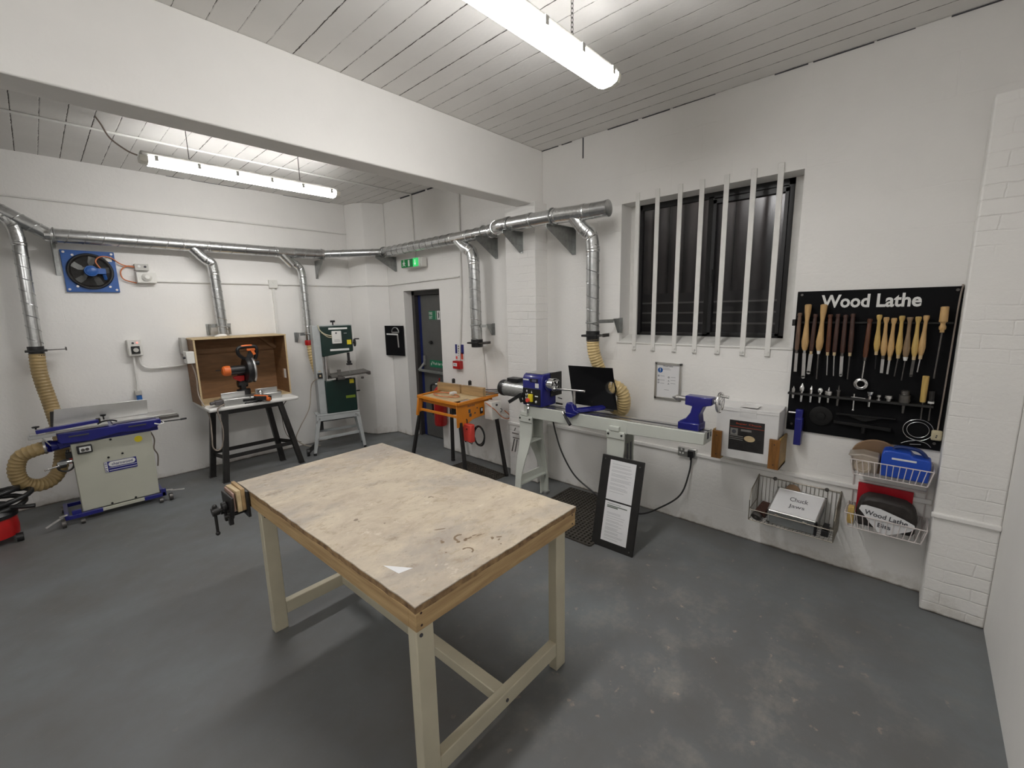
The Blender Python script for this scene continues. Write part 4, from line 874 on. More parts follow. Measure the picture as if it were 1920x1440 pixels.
g=G(); g.cyl((.05,.005,1.565),(.05,-.002,1.565),.010,n=12); g.box(.02,.095,.004,.005,1.46,1.464); g.box(.02,.09,.004,.005,1.475,1.478); lpart(bx,'button',g,M['ink'])
g=G(); g.box(.185,.24,.040,.044,1.41,1.47); lpart(ud,'warning_label',g,M['yellow'])
g=G(); g.box(.175,.23,.040,.044,.895,.95); lpart(ld2,'warning_label',g,M['yellow'])
g=G(); g.box(.115,.235,.040,.044,.70,.735); lpart(ld2,'green_label',g,mat('lime_label',(.22,.32,.02),.5))
g=G(); g.cyl((.04,.10,1.665),(.04,.10,1.70),.008,n=10); g.cyl((.04,.10,1.70),(.04,.10,1.725),.030,n=14); lpart(t,'tension_knob',g,M['black'])
g=G(); g.cyl((.275,.16,1.42),(.32,.16,1.42),.008,n=8); g.lathe((.30,.16,1.42),(1,0,0),[(0,.05),(.008,.052),(.016,.05)],18); g.cyl((.31,.16,1.47),(.37,.16,1.47),.008,n=8); g.cyl((.28,.16,.765),(.33,.16,.765),.010,n=8); lpart(t,'handwheel',g,M['black'])
g=G(); g.box(.185,.215,.08,.11,1.15,1.30); g.box(.17,.235,.06,.13,1.135,1.155); g.box(.18,.225,.07,.12,1.16,1.19); lpart(t,'blade_guide',g,M['black'],bev=.002)
g=G(); g.box(.20,.204,.09,.10,.99,1.14); lpart(t,'blade',g,M['steel'])
g=G(); g.beam((-.06,.10,1.005),(.43,.10,1.035),.34,.022,up=(0,0,1)); g.beam((.40,.10,1.022),(.43,.10,1.023),.34,.045); lpart(t,'table',g,M['dsteel'],bev=.002)
g=G(); g.beam((-.13,-.09,.985),(-.02,-.09,.99),.02,.018); g.beam((.08,-.09,.998),(.27,-.09,1.006),.02,.02); lpart(t,'guide_rail',g,M['silver'])
g=G(); g.beam((-.0,-.10,.99),(.09,-.10,.99),.03,.03); g.beam((.03,-.09,1.015),(.10,.27,1.045),.05,.035); g.box(.30,.33,-.1,-.07,.96,.985); lpart(t,'fence',g,M['dsteel'],bev=.002)
g=G(); g.box(-.02,.20,.02,.2,.955,.99); lpart(t,'trunnion',g,M['black'])
g=G(); g.box(-.205,-.145,.068,.08,.99,1.06); g.box(-.19,-.16,.06,.07,1.0,1.04); lpart(t,'switch',g,M['black'],bev=.002)
g=G(); g.box(-.185,-.165,.055,.062,1.015,1.035); g.box(-.19,-.16,.079,.081,1.075,1.09); lpart(t,'switch_label',g,M['plyl'])
g=G(); g.tube([(.0,.03,1.53),(-.07,.03,1.55),(-.13,.04,1.60),(-.15,.05,1.67)],.007,sub=5); g.tube([(.0,.03,1.51),(-.05,.03,1.52),(-.12,.03,1.58)],.006,sub=5); lpart(t,'pale_cable',g,mat('pale_cable',(.55,.50,.35),.5))
g=G(); g.tube([(2.37,5.60,1.0),(2.33,5.72,.9),(2.30,5.78,.60),(2.16,5.80,.35),(2.10,5.78,.22),(2.20,5.72,.12),(2.35,5.66,.10)],.006,sub=6); solo('power_cable','thin pale cable hanging left of the bandsaw to the floor','cable',g,mat('pale_flex',(.42,.36,.29),.5),(2.37,5.60,1.0))
# ================================================================ ROUTER TABLE
t=T('router_table','orange router table with pine fence on splayed black legs','router table',(3.15,3.85,0))
TL,TF,TR,TB=V((2.895,4.185,.865)),V((2.875,3.455,.865)),V((3.44,3.43,.885)),V((3.40,4.22,.875))
def on(a,b_,z=0): # table coordinates 0..1 along depth (a) and along wall (b)
    p=TF.lerp(TR,a).lerp(TL.lerp(TB,a),b_); return p+V((0,0,z))
g=G()
for A,B_ in ((TF,TL),(TF,TR),(TL,TB),(TR,TB)): g.beam(A-V((0,0,.012)),B_-V((0,0,.012)),.028,.030)
part(t,'top_frame',g,M['orange'],bev=.003)
g=G(); 
def slab(a0,a1,b0,b1,z0,z1): g.hexa([on(a0,b0,z0),on(a1,b0,z0),on(a1,b1,z0),on(a0,b1,z0),on(a0,b0,z1),on(a1,b0,z1),on(a1,b1,z1),on(a0,b1,z1)])
slab(.03,.97,.15,.92,-.012,-.003); slab(.40,.97,.03,.15,-.012,-.003); part(t,'table_insert',g,M['pinel'])
g=G(); slab(.62,.69,.0,.46,.0,.10); slab(.62,.69,.50,1.02,.0,.10); part(t,'fence',g,M['pine'],bev=.002)
g=G()
for b_ in (.36,.72): c=on(.74,b_,.10); g.cyl(c,c+V((0,0,.03)),.02,n=14); g.ball(c+V((0,0,.035)),.021)
c=on(.76,.02,.02); 
for k in range(4): g.beam(on(.72,.02,.02+.018*k),on(.98,-.04,.012+.014*k),.012,.008)
part(t,'fence_clamp',g,M['black'])
g=G(); g.prism([(0,-.012),(0,-.27),(.10,-.27),(.21,-.22),(.45,-.20),(.45,-.03)],TF+V((.0,.02,.0)),(TR-TF).normalized(),(0,0,1),(0,.012,0)); fp_=part(t,'front_panel',g,M['orange'],bev=.003)
g=G(); u=(TR-TF).normalized(); O=TF+V((0,.0185,0))
g.text('TRITON',O+u*.19+V((0,0,-.065)),u,(0,0,1),.105,.022,.015); 
for a,b_,w,h in ((.155,-.12,.028,.04),(.165,-.165,.030,.034),(.235,-.155,.02,.014),(.27,-.105,.014,.014)):
    g.prism([(a,b_-h/2),(a+w,b_-h/2),(a+w,b_+h/2),(a,b_+h/2)],O,u,(0,0,1),(0,-.0008,0))
part(fp_,'lettering',g,M['ink'])
g=G(); g.prism([(.315,-.18),(.355,-.175),(.355,-.11),(.315,-.115)],O,u,(0,0,1),(0,-.006,0)); part(fp_,'switch',g,M['black'],bev=.002)
g=G(); g.prism([(.328,-.15),(.345,-.15),(.345,-.12),(.328,-.12)],O+V((0,-.006,0)),u,(0,0,1),(0,-.006,0)); part(fp_,'switch_rocker',g,M['letter'])
g=G(); g.beam(TL+V((.01,-.03,-.03)),TL+V((.005,.01,-.235)),.03,.06,up=(1,0,0)); g.beam(TL+V((.03,-.06,-.05)),TF+V((.03,.06,-.05)),.014,.045); g.beam(TL+V((.02,-.02,-.165)),TF+V((.02,.02,-.155)),.018,.028); g.beam(TB+V((-.03,-.06,-.05)),TR+V((-.03,.06,-.05)),.014,.045); g.beam(TB+V((-.02,0,-.03)),TB+V((.0,.0,-.20)),.03,.05); part(t,'side_frame',g,M['orange'],bev=.003)
g=G(); g.prism([(-.05,-.03),(.05,-.03),(.05,-.15),(.0,-.20),(-.05,-.15)],on(.45,.55,0),(0,1,0),(0,0,1),(.01,0,0)); part(t,'router_mount',g,M['orange'],bev=.003)
g=G(); g.cyl(on(.5,.5,-.02),on(.5,.5,-.22),.055,n=20); part(t,'router_body',g,M['blackm'])
for a,b_ in ((TL+V((.02,-.0,-.19)),(2.86,4.34,0)),(TF+V((.05,.03,-.22)),(2.90,3.39,0)),(TB+V((-.04,-.06,-.15)),(3.27,4.06,0)),(TR+V((-.05,.01,-.10)),(3.325,3.21,0))):
    g=G(); g.beam(a,V(b_)+V((0,0,.004)),.034,.034,up=(0,1,0)); g.cyl(V(b_),V(b_)+V((0,0,.03)),.024,n=12); part(t,'leg',g,M['blackm'],bev=.003)
g=G()
P=[]
for i in range(70):
    a=i*2*PI/28; P.append(V((3.06+(.085+.02*math.sin(i*.21))*math.cos(a),3.85+(.20+.02*math.cos(i*.17))*math.sin(a),.880+.0035*(i//28)+.002*math.sin(i))))
g.tube(P,.0045,n=6); solo('orange_cable','coil of orange cable lying on the router table','cable',g,M['orcable'],(3.06,3.85,.877))
g=G(); g.box(3.09,3.16,3.80,3.85,.882,.91); g.cyl((3.09,3.82,.895),(3.06,3.81,.893),.009,n=8); solo('white_plug','white mains plug on the coiled orange cable','plug',g,M['letter'],(3.12,3.82,.88),bev=.008)
t=T('switch_box','red switch box hanging under the router table','switch',(2.99,3.43,.45))
g=G(); g.box(2.96,3.02,3.36,3.50,.435,.63); part(t,'enclosure',g,M['redl'],bev=.012)
g=G(); g.tube([(2.99,3.45,.63),(3.0,3.46,.66),(3.0,3.50,.70)],.006); g.cyl((2.958,3.42,.58),(2.952,3.42,.58),.007); g.cyl((2.985,3.48,.44),(2.985,3.48,.42),.008); part(t,'lead',g,M['black'])
g=G()
P=[]
for i in range(75):
    a=i*2*PI/25; P.append(V((3.05+.0*i,3.33+.075*math.cos(a)+.008*math.sin(i*.3),.50+.10*math.sin(a)+.01*math.cos(i*.2))))
g.tube([V((2.99,3.50,.45)),V((3.02,3.42,.40))]+P,.006,n=6); solo('black_flex','coil of black flex hanging behind the red switch box','cable',g,M['black'],(3.05,3.33,.50))
t=T('socket_box','pale switched socket box mounted at the end of the router table','control box',(3.30,3.40,.62))
g=G(); g.box(3.22,3.36,3.30,3.42,.64,.835); part(t,'enclosure',g,M['plastic'],bev=.005)
g=G(); g.cyl((3.29,3.30,.80),(3.29,3.293,.80),.013); g.tube([(3.345,3.297,.75),(3.36,3.29,.74),(3.36,3.29,.72),(3.345,3.297,.71)],.004,sub=4); part(t,'button',g,M['ink'])
g=G(); g.tube([(3.20,3.38,.83),(3.24,3.28,.76),(3.32,3.26,.67),(3.40,3.24,.63),(3.44,3.25,.66),(3.40,3.29,.72)],.005,sub=6); solo('orange_cable','orange cable hanging in front of the pale socket box','cable',g,M['orcable'],(3.2,3.38,.83))

# ---- fire extinguisher in front of the door
t=T('fire_extinguisher','red fire extinguisher standing behind the router table by the door','fire extinguisher',(3.45,4.52,0))
ex,ey,ez=3.45,4.50,.33
t.location=(ex,ey,ez); REG[t.name]=Matrix.Translation((ex,ey,ez))
g=G(); g.lathe((ex,ey,ez),(0,0,1),[(0,.05),(.012,.075),(.03,.082),(.42,.082),(.47,.074),(.51,.045),(.53,.022),(.545,.020)],28); part(t,'cylinder',g,M['red'])
g=G(); g.cyl((ex,ey,ez+.54),(ex,ey,ez+.57),.018); g.cyl((ex,ey,ez+.555),(ex-.03,ey+.04,ez+.555),.009); part(t,'valve',g,M['steel'])
g=G(); g.beam((ex,ey+.0,ez+.575),(ex-.06,ey-.09,ez+.60),.016,.006); g.beam((ex,ey,ez+.585),(ex-.05,ey-.08,ez+.645),.016,.006); part(t,'handle',g,M['red'])
g=G(); g.tube([(ex-.03,ey+.04,ez+.555),(ex-.05,ey+.085,ez+.55),(ex-.05,ey+.115,ez+.50),(ex-.045,ey+.11,ez+.35),(ex-.04,ey+.10,ez+.15)],.014,sub=6); part(t,'hose',g,M['black'])
g=G(); g.box(ex+.07,3.515,ey-.03,ey+.03,ez+.10,ez+.2); g.box(ex+.07,3.515,ey-.03,ey+.03,ez+.38,ez+.44); part(t,'wall_bracket',g,M['blackm'])

# ---- exit sign, call point, notices, blackboard
t=T('exit_sign','illuminated green running man exit box above the fire door','exit sign',(3.53,4.98,2.38))
g=G(); g.box(3.45,3.572,4.80,5.19,2.385,2.50); g.box(3.47,3.56,4.77,4.80,2.385,2.50); part(t,'enclosure',g,M['plastic'],bev=.012)
g=G(); g.box(3.444,3.451,4.92,5.185,2.392,2.494); part(t,'sign_panel',g,M['exit'])
g=G(); g.box(3.443,3.451,4.805,4.92,2.390,2.496); part(t,'lit_panel',g,M['exitl'],bev=.004)
g=G(); U=(0,-1,0); O=(3.4425,5.12,2.443)
g.cyl((3.4425,5.118,2.478),(3.4435,5.118,2.478),.010,n=12); part(t,'figure_head',g,M['letter']); g=G()
g.prism([(-.035,.0),(-.012,.022),(.012,.02),(.03,.0),(.024,-.006),(.008,.006),(.012,-.012),(.03,-.03),(.022,-.038),(-.002,-.018),(-.028,-.036),(-.036,-.028),(-.012,-.008),(-.012,.006),(-.028,-.01)],O,U,(0,0,1),(.0008,0,0))
part(t,'running_figure',g,M['letter']); g=G(); g.prism([(-.018,-.04),(.018,-.04),(.018,.04),(-.018,.04)],(3.4425,5.01,2.443),U,(0,0,1),(.0008,0,0)); part(t,'door_symbol',g,M['letter'])
g=G(); g.prism([(-.007,.035),(.007,.035),(.007,-.01),(.022,-.01),(0,-.038),(-.022,-.01),(-.007,-.01)],(3.4418,4.872,2.443),U,(0,0,1),(.0008,0,0)); part(t,'down_arrow',g,M['exitw'])
t=T('call_point','red fire alarm call point box beside the door','call point',(3.54,4.22,1.09))
g=G(); g.box(3.515,3.572,4.155,4.29,1.095,1.195); part(t,'enclosure',g,M['red'],bev=.005)
g=G(); g.box(3.512,3.516,4.205,4.275,1.13,1.17); part(t,'glass_panel',g,M['paper'])
g=G(); g.text('FIRE',(3.511,4.24,1.15),(0,-1,0),(0,0,1),.04,.014,.01); part(t,'lettering',g,M['ink'])
t=T('fire_notice','blue, white and red fire action notice above the call point','notice',(3.568,4.20,1.20))
g=G(); g.box(3.566,3.572,4.12,4.29,1.20,1.405); part(t,'panel',g,M['paper'])
g=G(); g.box(3.5645,3.5665,4.25,4.286,1.285,1.40); g.box(3.5645,3.5665,4.125,4.175,1.285,1.40); part(t,'blue_blocks',g,M['navy'])
g=G(); g.box(3.5645,3.5665,4.25,4.28,1.215,1.25); g.box(3.5645,3.5665,4.14,4.18,1.215,1.30); part(t,'red_blocks',g,M['redl'])
g=G(); 
for k in range(6): g.box(3.5645,3.5665,4.215,4.232,1.22+k*.03,1.236+k*.03)
for z in (1.23,1.243,1.256,1.269,1.282): g.box(3.5635,3.5646,4.147,4.172,z,z+.004)
part(t,'marks',g,mat('dark_olive_ink',(.12,.10,.02),.6))
t=T('square_board','black board with white outlined square and protractor left of the door','board',(3.50,5.62,1.19))
g=G(); A=V((3.487,5.765,1.19)); Bq=V((3.560,5.40,1.19)); u=(Bq-A); W=u.length; u.normalize(); nrm=V((0,0,1)).cross(u)*-1
if nrm.x>0: nrm=-nrm
g.prism([(0,0),(W,0),(W,.43),(0,.43)],A,u,(0,0,1),nrm*.012); part(t,'panel',g,M['board'],bev=.002)
g=G(); o=A+nrm*.013
g.prism([(.04,.30),(.27,.295),(.27,.315),(.04,.32)],o,u,(0,0,1),nrm*.006); part(t,'square_stock',g,M['letter'],bev=.001)
g=G(); g.prism([(.25,.295),(.275,.295),(.28,.12),(.258,.12)],o,u,(0,0,1),nrm*.004); part(t,'square_blade',g,M['silver'])
g=G(); 
P=[o+u*(.22+.07*math.cos(a))+V((0,0,.335+.07*math.sin(a)))+nrm*.003 for a in [PI*k/14 for k in range(15)]]
g.tube(P,.008,n=6); g.beam(P[0],P[-1],.004,.02); part(t,'protractor',g,M['galvd'])
t=T('notice_frame','aluminium framed safety notice on the wall behind the lathe','notice',(3.565,1.52,1.04))
g=G(); y0,y1,z0,z1=1.405,1.637,1.035,1.352
for a in ((y0,y1,z0,z0+.022),(y0,y1,z1-.022,z1),(y0,y0+.022,z0,z1),(y1-.022,y1,z0,z1)): g.box(3.556,3.572,*a)
part(t,'frame',g,M['silver'],bev=.003)
g=G(); g.box(3.562,3.572,y0+.02,y1-.02,z0+.02,z1-.02); part(t,'sheet',g,M['paper'])
g=G(); yc=1.59; g.cyl((3.5625,yc,1.285),(3.561,yc,1.285),.022,n=24); part(t,'blue_symbol',g,mat('sign_blue',(.01,.10,.35),.4))
g=G(); g.box(3.560,3.5612,yc-.003,yc+.003,1.282,1.300); g.cyl((3.5612,yc,1.274),(3.560,yc,1.274),.003,n=8); part(t,'exclamation_mark',g,M['letter'])
g=G(); g.text('Wood Lathe',(3.5615,1.525,1.322),(0,-1,0),(0,0,1),.085,.011,.012); part(t,'heading',g,M['ink'])
g=G()
for y,z,w in ((1.54,1.303,.06),(1.535,1.293,.07),(1.57,1.236,.035),(1.57,1.20,.04),(1.57,1.173,.035),(1.478,1.23,.04),(1.478,1.205,.04),(1.478,1.178,.04),(1.53,1.12,.04)): g.box(3.5612,3.5622,y-w/2,y+w/2,z-.002,z+.002)
for y,z in ((1.603,1.236),(1.603,1.20),(1.603,1.178),(1.515,1.228)): g.cyl((3.5622,y,z),(3.5612,y,z),.009,n=14)
for z in (1.20,1.175): g.prism([(-.009,-.007),(.009,-.007),(0,.009)],(3.5612,1.515,z),(0,-1,0),(0,0,1),(.001,0,0))
part(t,'small_symbols',g,M['inkl'],kind='stuff')

# ================================================================ LATHE
t=T('wood_lathe','long blue and pale grey wood lathe on two cast legs','lathe',(3.04,1.8,0))
g=G()
g.prism([(2.625,.832),(1.575,.850),(1.575,.960),(2.625,.942)],(2.97,0,0),(0,1,0),(0,0,1),(.145,0,0)); part(t,'bed',g,M['grey'],bev=.006)
g=G(); g.prism([(1.575,.858),(1.0,.884),(1.0,.967),(1.575,.957)],(2.965,0,0),(0,1,0),(0,0,1),(.150,0,0)); part(t,'bed_extension',g,M['grey'],bev=.005)
g=G()
for x0,x1 in ((2.978,3.025),(3.062,3.108)): g.prism([(2.40,.944),(1.0,.9665),(1.0,.9705),(2.40,.950)],(x0,0,0),(0,1,0),(0,0,1),(x1-x0,0,0))
part(t,'bed_ways',g,M['steel'])
g=G(); g.prism([(2.40,.944),(1.0,.9665),(1.0,.9685),(2.40,.948)],(3.026,0,0),(0,1,0),(0,0,1),(.035,0,0)); g.box(3.02,3.05,.997,1.001,.915,.96); g.box(3.085,3.095,.997,1.001,.92,.955); part(t,'bed_gap',g,M['ink'])
def lleg(yc,zt):
    def ox(z):  # half spread of the leg at height z
        k=[(0,.215),(.15,.212),(.3,.196),(.45,.155),(.55,.115),(.65,.088),(.75,.08),(1,.085)]
        for (a,b_),(c,d_) in zip(k,k[1:]):
            if a<=z<=c: return b_+(d_-b_)*(z-a)/(c-a)
        return .085
    def wy(z):
        k=[(0,.032),(.3,.034),(.45,.048),(.6,.064),(.72,.074),(1,.076)]
        for (a,b_),(c,d_) in zip(k,k[1:]):
            if a<=z<=c: return b_+(d_-b_)*(z-a)/(c-a)
        return .076
    zs=[.012+i*(zt-.012)/26 for i in range(27)]
    cx=3.042
    out=[]
    for s in (-1,1):
        g=G(); R_=[]
        for z in zs:
            X=cx+s*ox(z); w=wy(z); R_.append([V((X,yc-w,z)),V((X-s*.014,yc-w,z)),V((X-s*.014,yc+w,z)),V((X,yc+w,z))])
        g.rings(R_); lg_=part(t,'leg',g,M['grey'])
        g=G(); g.cyl((cx+s*.20,yc,0),(cx+s*.20,yc,.022),.022,n=14); g.box(cx+s*.20-.03,cx+s*.20+.03,yc-.035,yc+.035,.018,.032); part(lg_,'levelling_foot',g,M['silver'])
    # web with an arch
    g=G()
    for s in (-1,1):
        for a,b_ in zip(zs,zs[1:]):
            P=[]
            for z in (a,b_):
                X=ox(z)-.002
                if z<.56: 
                    f=max(0,(z-.25)/.31); inn=max(0,(ox(z)-.065)*math.sqrt(max(0,1-f*f))) if z>.25 else ox(z)-.065
                else: inn=0
                w=wy(z)*.55
                P+=[(cx+s*X,yc+w-.006,z),(cx+s*inn,yc+w-.006,z),(cx+s*inn,yc+w+.006,z),(cx+s*X,yc+w+.006,z)]
            if (V(P[0])-V(P[1])).length>1e-4: g.hexa(P)
    g.box(cx-.195,cx+.195,yc-.03,yc+.03,.215,.227); g.box(cx-.195,cx+.195,yc+.012,yc+.026,.227,.29); g.box(cx-.075,cx+.075,yc-.06,yc+.06,.60,.612); part(t,'leg_web',g,M['grey'])
    g=G(); g.box(2.950,2.972,yc-.078,yc+.078,zt-.045,zt+.015); g.box(2.945,2.972,yc-.035,yc+.055,zt+.015,zt+.055); part(t,'leg_clamp',g,M['grey'],bev=.006)
    g=G()
    for y in (-.058,.058): g.cyl((2.951,yc+y,zt-.01),(2.944,yc+y,zt-.01),.008,n=10)
    part(t,'bolt',g,M['black'])
lleg(2.595,.835); lleg(1.665,.853)
g=G()
for y in (0,): 
    for x in (3.02,3.075): g.box(x-.008,x+.008,1.5905,1.5935,.62,.77)
part(t,'slot',g,M['ink'])
# headstock
g=G()
pf=[(2.955,.955),(3.16,.955),(3.16,1.245),(3.0,1.245),(2.972,1.232),(2.955,1.20)]
g.prism(pf,(0,2.395,0),(1,0,0),(0,0,1),(0,.225,0)); g.lathe((3.045,2.396,1.155),(0,-1,0),[(0,.06),(.015,.055),(.02,.045)],24); hs_=part(t,'headstock',g,M['blue'],bev=.012)
g=G(); g.box(2.99,3.15,2.42,2.60,1.244,1.249); part(hs_,'lid',g,M['silver'])
g=G(); g.box(2.950,2.958,2.41,2.615,.968,1.115); part(hs_,'control_panel',g,M['black'],bev=.002)
g=G(); g.box(3.075,3.235,2.385,2.40,1.035,1.25); part(t,'belt_cover',g,M['black'],bev=.002)
g=G(); g.box(2.952,2.958,2.44,2.53,1.172,1.205); part(hs_,'display_bezel',g,M['black'],bev=.001)
g=G(); g.box(2.950,2.9525,2.455,2.505,1.178,1.198); part(hs_,'speed_display',g,mat('lcd_grey',(.12,.12,.2),.3))
g=G(); g.box(2.9525,2.9555,2.545,2.61,1.185,1.198); g.box(2.9525,2.9555,2.43,2.47,1.125,1.165); g.prism([(-.008,-.01),(.008,-.01),(0,.012)],(2.9485,2.508,1.085),(0,-1,0),(0,0,1),(.001,0,0)); part(hs_,'white_labels',g,M['letter'])
g=G()
for y,z in ((2.575,1.055),(2.555,1.06),(2.577,1.025),(2.555,1.025),(2.565,1.09)): g.box(2.9485,2.951,y-.005,y+.005,z-.010,z+.008)
g.cyl((2.951,2.455,1.0),(2.942,2.455,1.0),.010,n=12); g.box(2.9485,2.951,2.435,2.47,1.045,1.055); part(hs_,'buttons',g,M['letter'])
g=G(); g.box(2.925,2.951,2.49,2.535,.995,1.065); part(hs_,'emergency_stop_box',g,M['yellow'],bev=.006)
g=G(); g.cyl((2.927,2.527,1.012),(2.905,2.527,1.012),.018,n=16); part(hs_,'emergency_stop_button',g,M['redl'])
g=G(); g.cyl((3.045,2.38,1.155),(3.045,2.315,1.155),.058,n=32); 
for k in range(4):
    a=PI/4+k*PI/2; c=V((3.045+.033*math.cos(a),2.31,1.155+.033*math.sin(a))); g.beam(c-V((math.cos(a),0,math.sin(a)))*.020,c+V((math.cos(a),0,math.sin(a)))*.020,.022,.026,up=(0,1,0))
part(t,'chuck',g,M['chrome'],bev=.003)
g=G(); g.cyl((3.045,2.302,1.155),(3.045,2.300,1.155),.014,n=16); part(t,'chuck_bore',g,M['ink'])
g=G(); g.cyl((3.05,2.62,1.065),(3.05,2.93,1.065),.068,n=32)
for k in range(36):
    a=2*PI*k/36; g.beam((3.05+.068*math.cos(a),2.66,1.065+.068*math.sin(a)),(3.05+.068*math.cos(a),2.91,1.065+.068*math.sin(a)),.004,.018,up=(math.cos(a),0,math.sin(a)))
part(t,'motor',g,M['silver'])
g=G(); g.lathe((3.05,2.91,1.065),(0,1,0),[(0,.078),(.04,.08),(.065,.07),(.075,.04)],32); g.box(3.0,3.09,2.72,2.86,1.14,1.175); part(t,'motor_cap',g,M['black'],bev=.004)
g=G(); g.beam((2.93,2.62,1.05),(2.92,2.76,.965),.02,.03); g.tube([(2.94,2.60,1.06),(2.93,2.63,1.02),(2.94,2.62,.98)],.016); g.tube([(3.18,2.385,1.01),(3.16,2.33,1.01)],.005); g.tube([(3.15,2.385,.965),(3.14,2.31,.965)],.008); part(t,'levers',g,M['black'])
g=G(); g.tube([(2.955,2.545,.955),(2.935,2.54,.93),(2.945,2.555,.885)],.008); g.cyl((2.94,2.53,.962),(2.94,2.55,.962),.011); part(t,'chrome_lever',g,M['steel'])
g=G(); g.cyl((3.045,2.30,1.12),(3.0,1.98,1.143),.009,n=12); g.cyl((2.975,2.065,1.14),(2.975,2.065,1.02),.014,n=14); part(t,'tool_rest',g,M['steel'])
g=G(); g.prism([(-.07,0),(.05,0),(.055,.02),(.02,.03),(.0,.08),(-.055,.085),(-.07,.05)],(2.935,2.06,.955),(0,-1,0),(0,0,1),(.055,0,0)); g.beam((2.97,2.05,.975),(3.18,1.90,.985),.07,.030); g.prism([(-.07,0),(-.07,-.03),(-.02,-.045),(.02,-.02),(.05,0)],(2.935,2.06,.955),(0,-1,0),(0,0,1),(.03,0,0)); part(t,'banjo',g,M['blue'],bev=.006)
g=G(); g.cyl((2.925,2.135,.95),(2.90,2.10,.925),.011,n=10); g.cyl((2.90,2.10,.925),(2.875,2.035,.875),.012,.014,n=12); part(t,'clamp_lever',g,M['black'])
g=G(); g.cyl((2.93,2.145,.955),(2.915,2.12,.937),.0125,n=10); part(t,'lever_collar',g,M['chrome'])
# tailstock
g=G(); g.prism([(1.19,.965),(1.19,1.02),(1.145,1.045),(1.115,1.09),(1.105,1.135),(1.155,1.14),(1.155,1.205),(.975,1.205),(.975,1.155),(1.03,1.14),(1.055,1.08),(1.04,.97)],(3.0,0,0),(0,1,0),(0,0,1),(.085,0,0)); g.box(2.978,3.108,1.045,1.19,.968,1.02); ts_=part(t,'tailstock',g,M['blue'],bev=.006)
g=G(); g.lathe((3.045,1.155,1.175),(0,1,0),[(0,.018),(.055,.018),(.058,.021),(.068,.021),(.070,.017),(.075,.022),(.11,.001)],24); part(ts_,'quill',g,M['steel'])
g=G(); g.tube([(3.045+.062*math.cos(a),.937,1.176+.062*math.sin(a)) for a in [2*PI*k/32 for k in range(32)]],.011,n=10,closed=True); g.cyl((3.045,.93,1.176),(3.045,.975,1.176),.018); 
for k in range(3):
    a=2*PI*k/3+.5; g.beam((3.045,.94,1.176),(3.045+.06*math.cos(a),.937,1.176+.06*math.sin(a)),.012,.014,up=(0,1,0))
g.cyl((3.045,.935,1.176),(3.045,.940,1.176),.055,n=24)
part(ts_,'handwheel',g,M['chrome'])
g=G(); g.cyl((3.02,.935,1.225),(3.02,.875,1.222),.007,.010,n=12); part(ts_,'wheel_handle',g,M['chrome'])
# dust hood
t=T('dust_hood','black sheet dust hood with hose port behind the lathe tool rest','hood',(3.2,2.04,.97))
def hp(u,v,d=0): # u 0 left .. 1 right, v 0 bottom .. 1 top
    a=V((3.19,2.225,.975)).lerp(V((3.20,1.79,.972)),u); b_=V((3.19,2.28,1.315)).lerp(V((3.20,1.84,1.322)),u); return a.lerp(b_,v)+V((d,0,0))
g=G()
hc=(.86,.50); n=28; rr=.055
inner=[V((0,0,0)) for _ in range(n)]
c=hp(*hc,.045)
inner=[c+V((0,-rr*math.cos(2*PI*k/n),rr*math.sin(2*PI*k/n))) for k in range(n)]
outer=[]
for k in range(n):
    a=2*PI*k/n; du,dv=math.cos(a),math.sin(a); 
    # walk from the port centre to the panel border
    tt=min([((1 if du>0 else 0)-hc[0])/du if abs(du)>1e-6 else 9, ((1 if dv>0 else 0)-hc[1])/dv if abs(dv)>1e-6 else 9]); outer.append(hp(hc[0]+du*tt,hc[1]+dv*tt))
for cu,cv in ((0,0),(0,1),(1,0),(1,1)):
    a=math.atan2(cv-hc[1],cu-hc[0])%(2*PI); k=round(a/(2*PI/n))%n; outer[k]=hp(cu,cv)
vi=[g.b.verts.new(p) for p in inner]; vo=[g.b.verts.new(p) for p in outer]; vi2=[g.b.verts.new(p+V((.004,0,0))) for p in inner]; vo2=[g.b.verts.new(p+V((.004,0,0))) for p in outer]
for k in range(n):
    j=(k+1)%n
    g.b.faces.new((vi[k],vi[j],vo[j],vo[k])); g.b.faces.new((vi2[k],vo2[k],vo2[j],vi2[j])); g.b.faces.new((vo[k],vo[j],vo2[j],vo2[k])); g.b.faces.new((vi[k],vi2[k],vi2[j],vi[j]))
part(t,'hood_sheet',g,M['board'])
g=G(); g.lathe(c,(1,0,0),[(0,.056),(.05,.056)],24,cap=False); g.tube([p+V((.003,0,0)) for p in inner],.004,n=6,closed=True); part(t,'hose_port',g,M['black'])
g=G(); g.tube([hp(.45,.12,.01),V((3.24,2.02,.93)),V((3.14,1.98,.985))],.010,sub=4); g.tube([V((3.12,1.86,.985)),V((3.16,1.80,.975))],.009); part(t,'support_arm',g,M['blackm'])
g=G(); g.tube([(3.045,2.35,.86),(3.03,2.30,.72),(3.02,2.22,.55),(3.03,2.10,.38),(3.05,1.95,.28),(3.0,1.72,.22),(3.05,1.50,.20),(3.25,1.42,.20),(3.45,1.33,.27),(3.53,1.295,.45),(3.535,1.285,.585)],.007,sub=7); solo('power_cable','black cable sweeping from the lathe bed round to the wall socket','cable',g,M['black'],(3.045,2.35,.86))

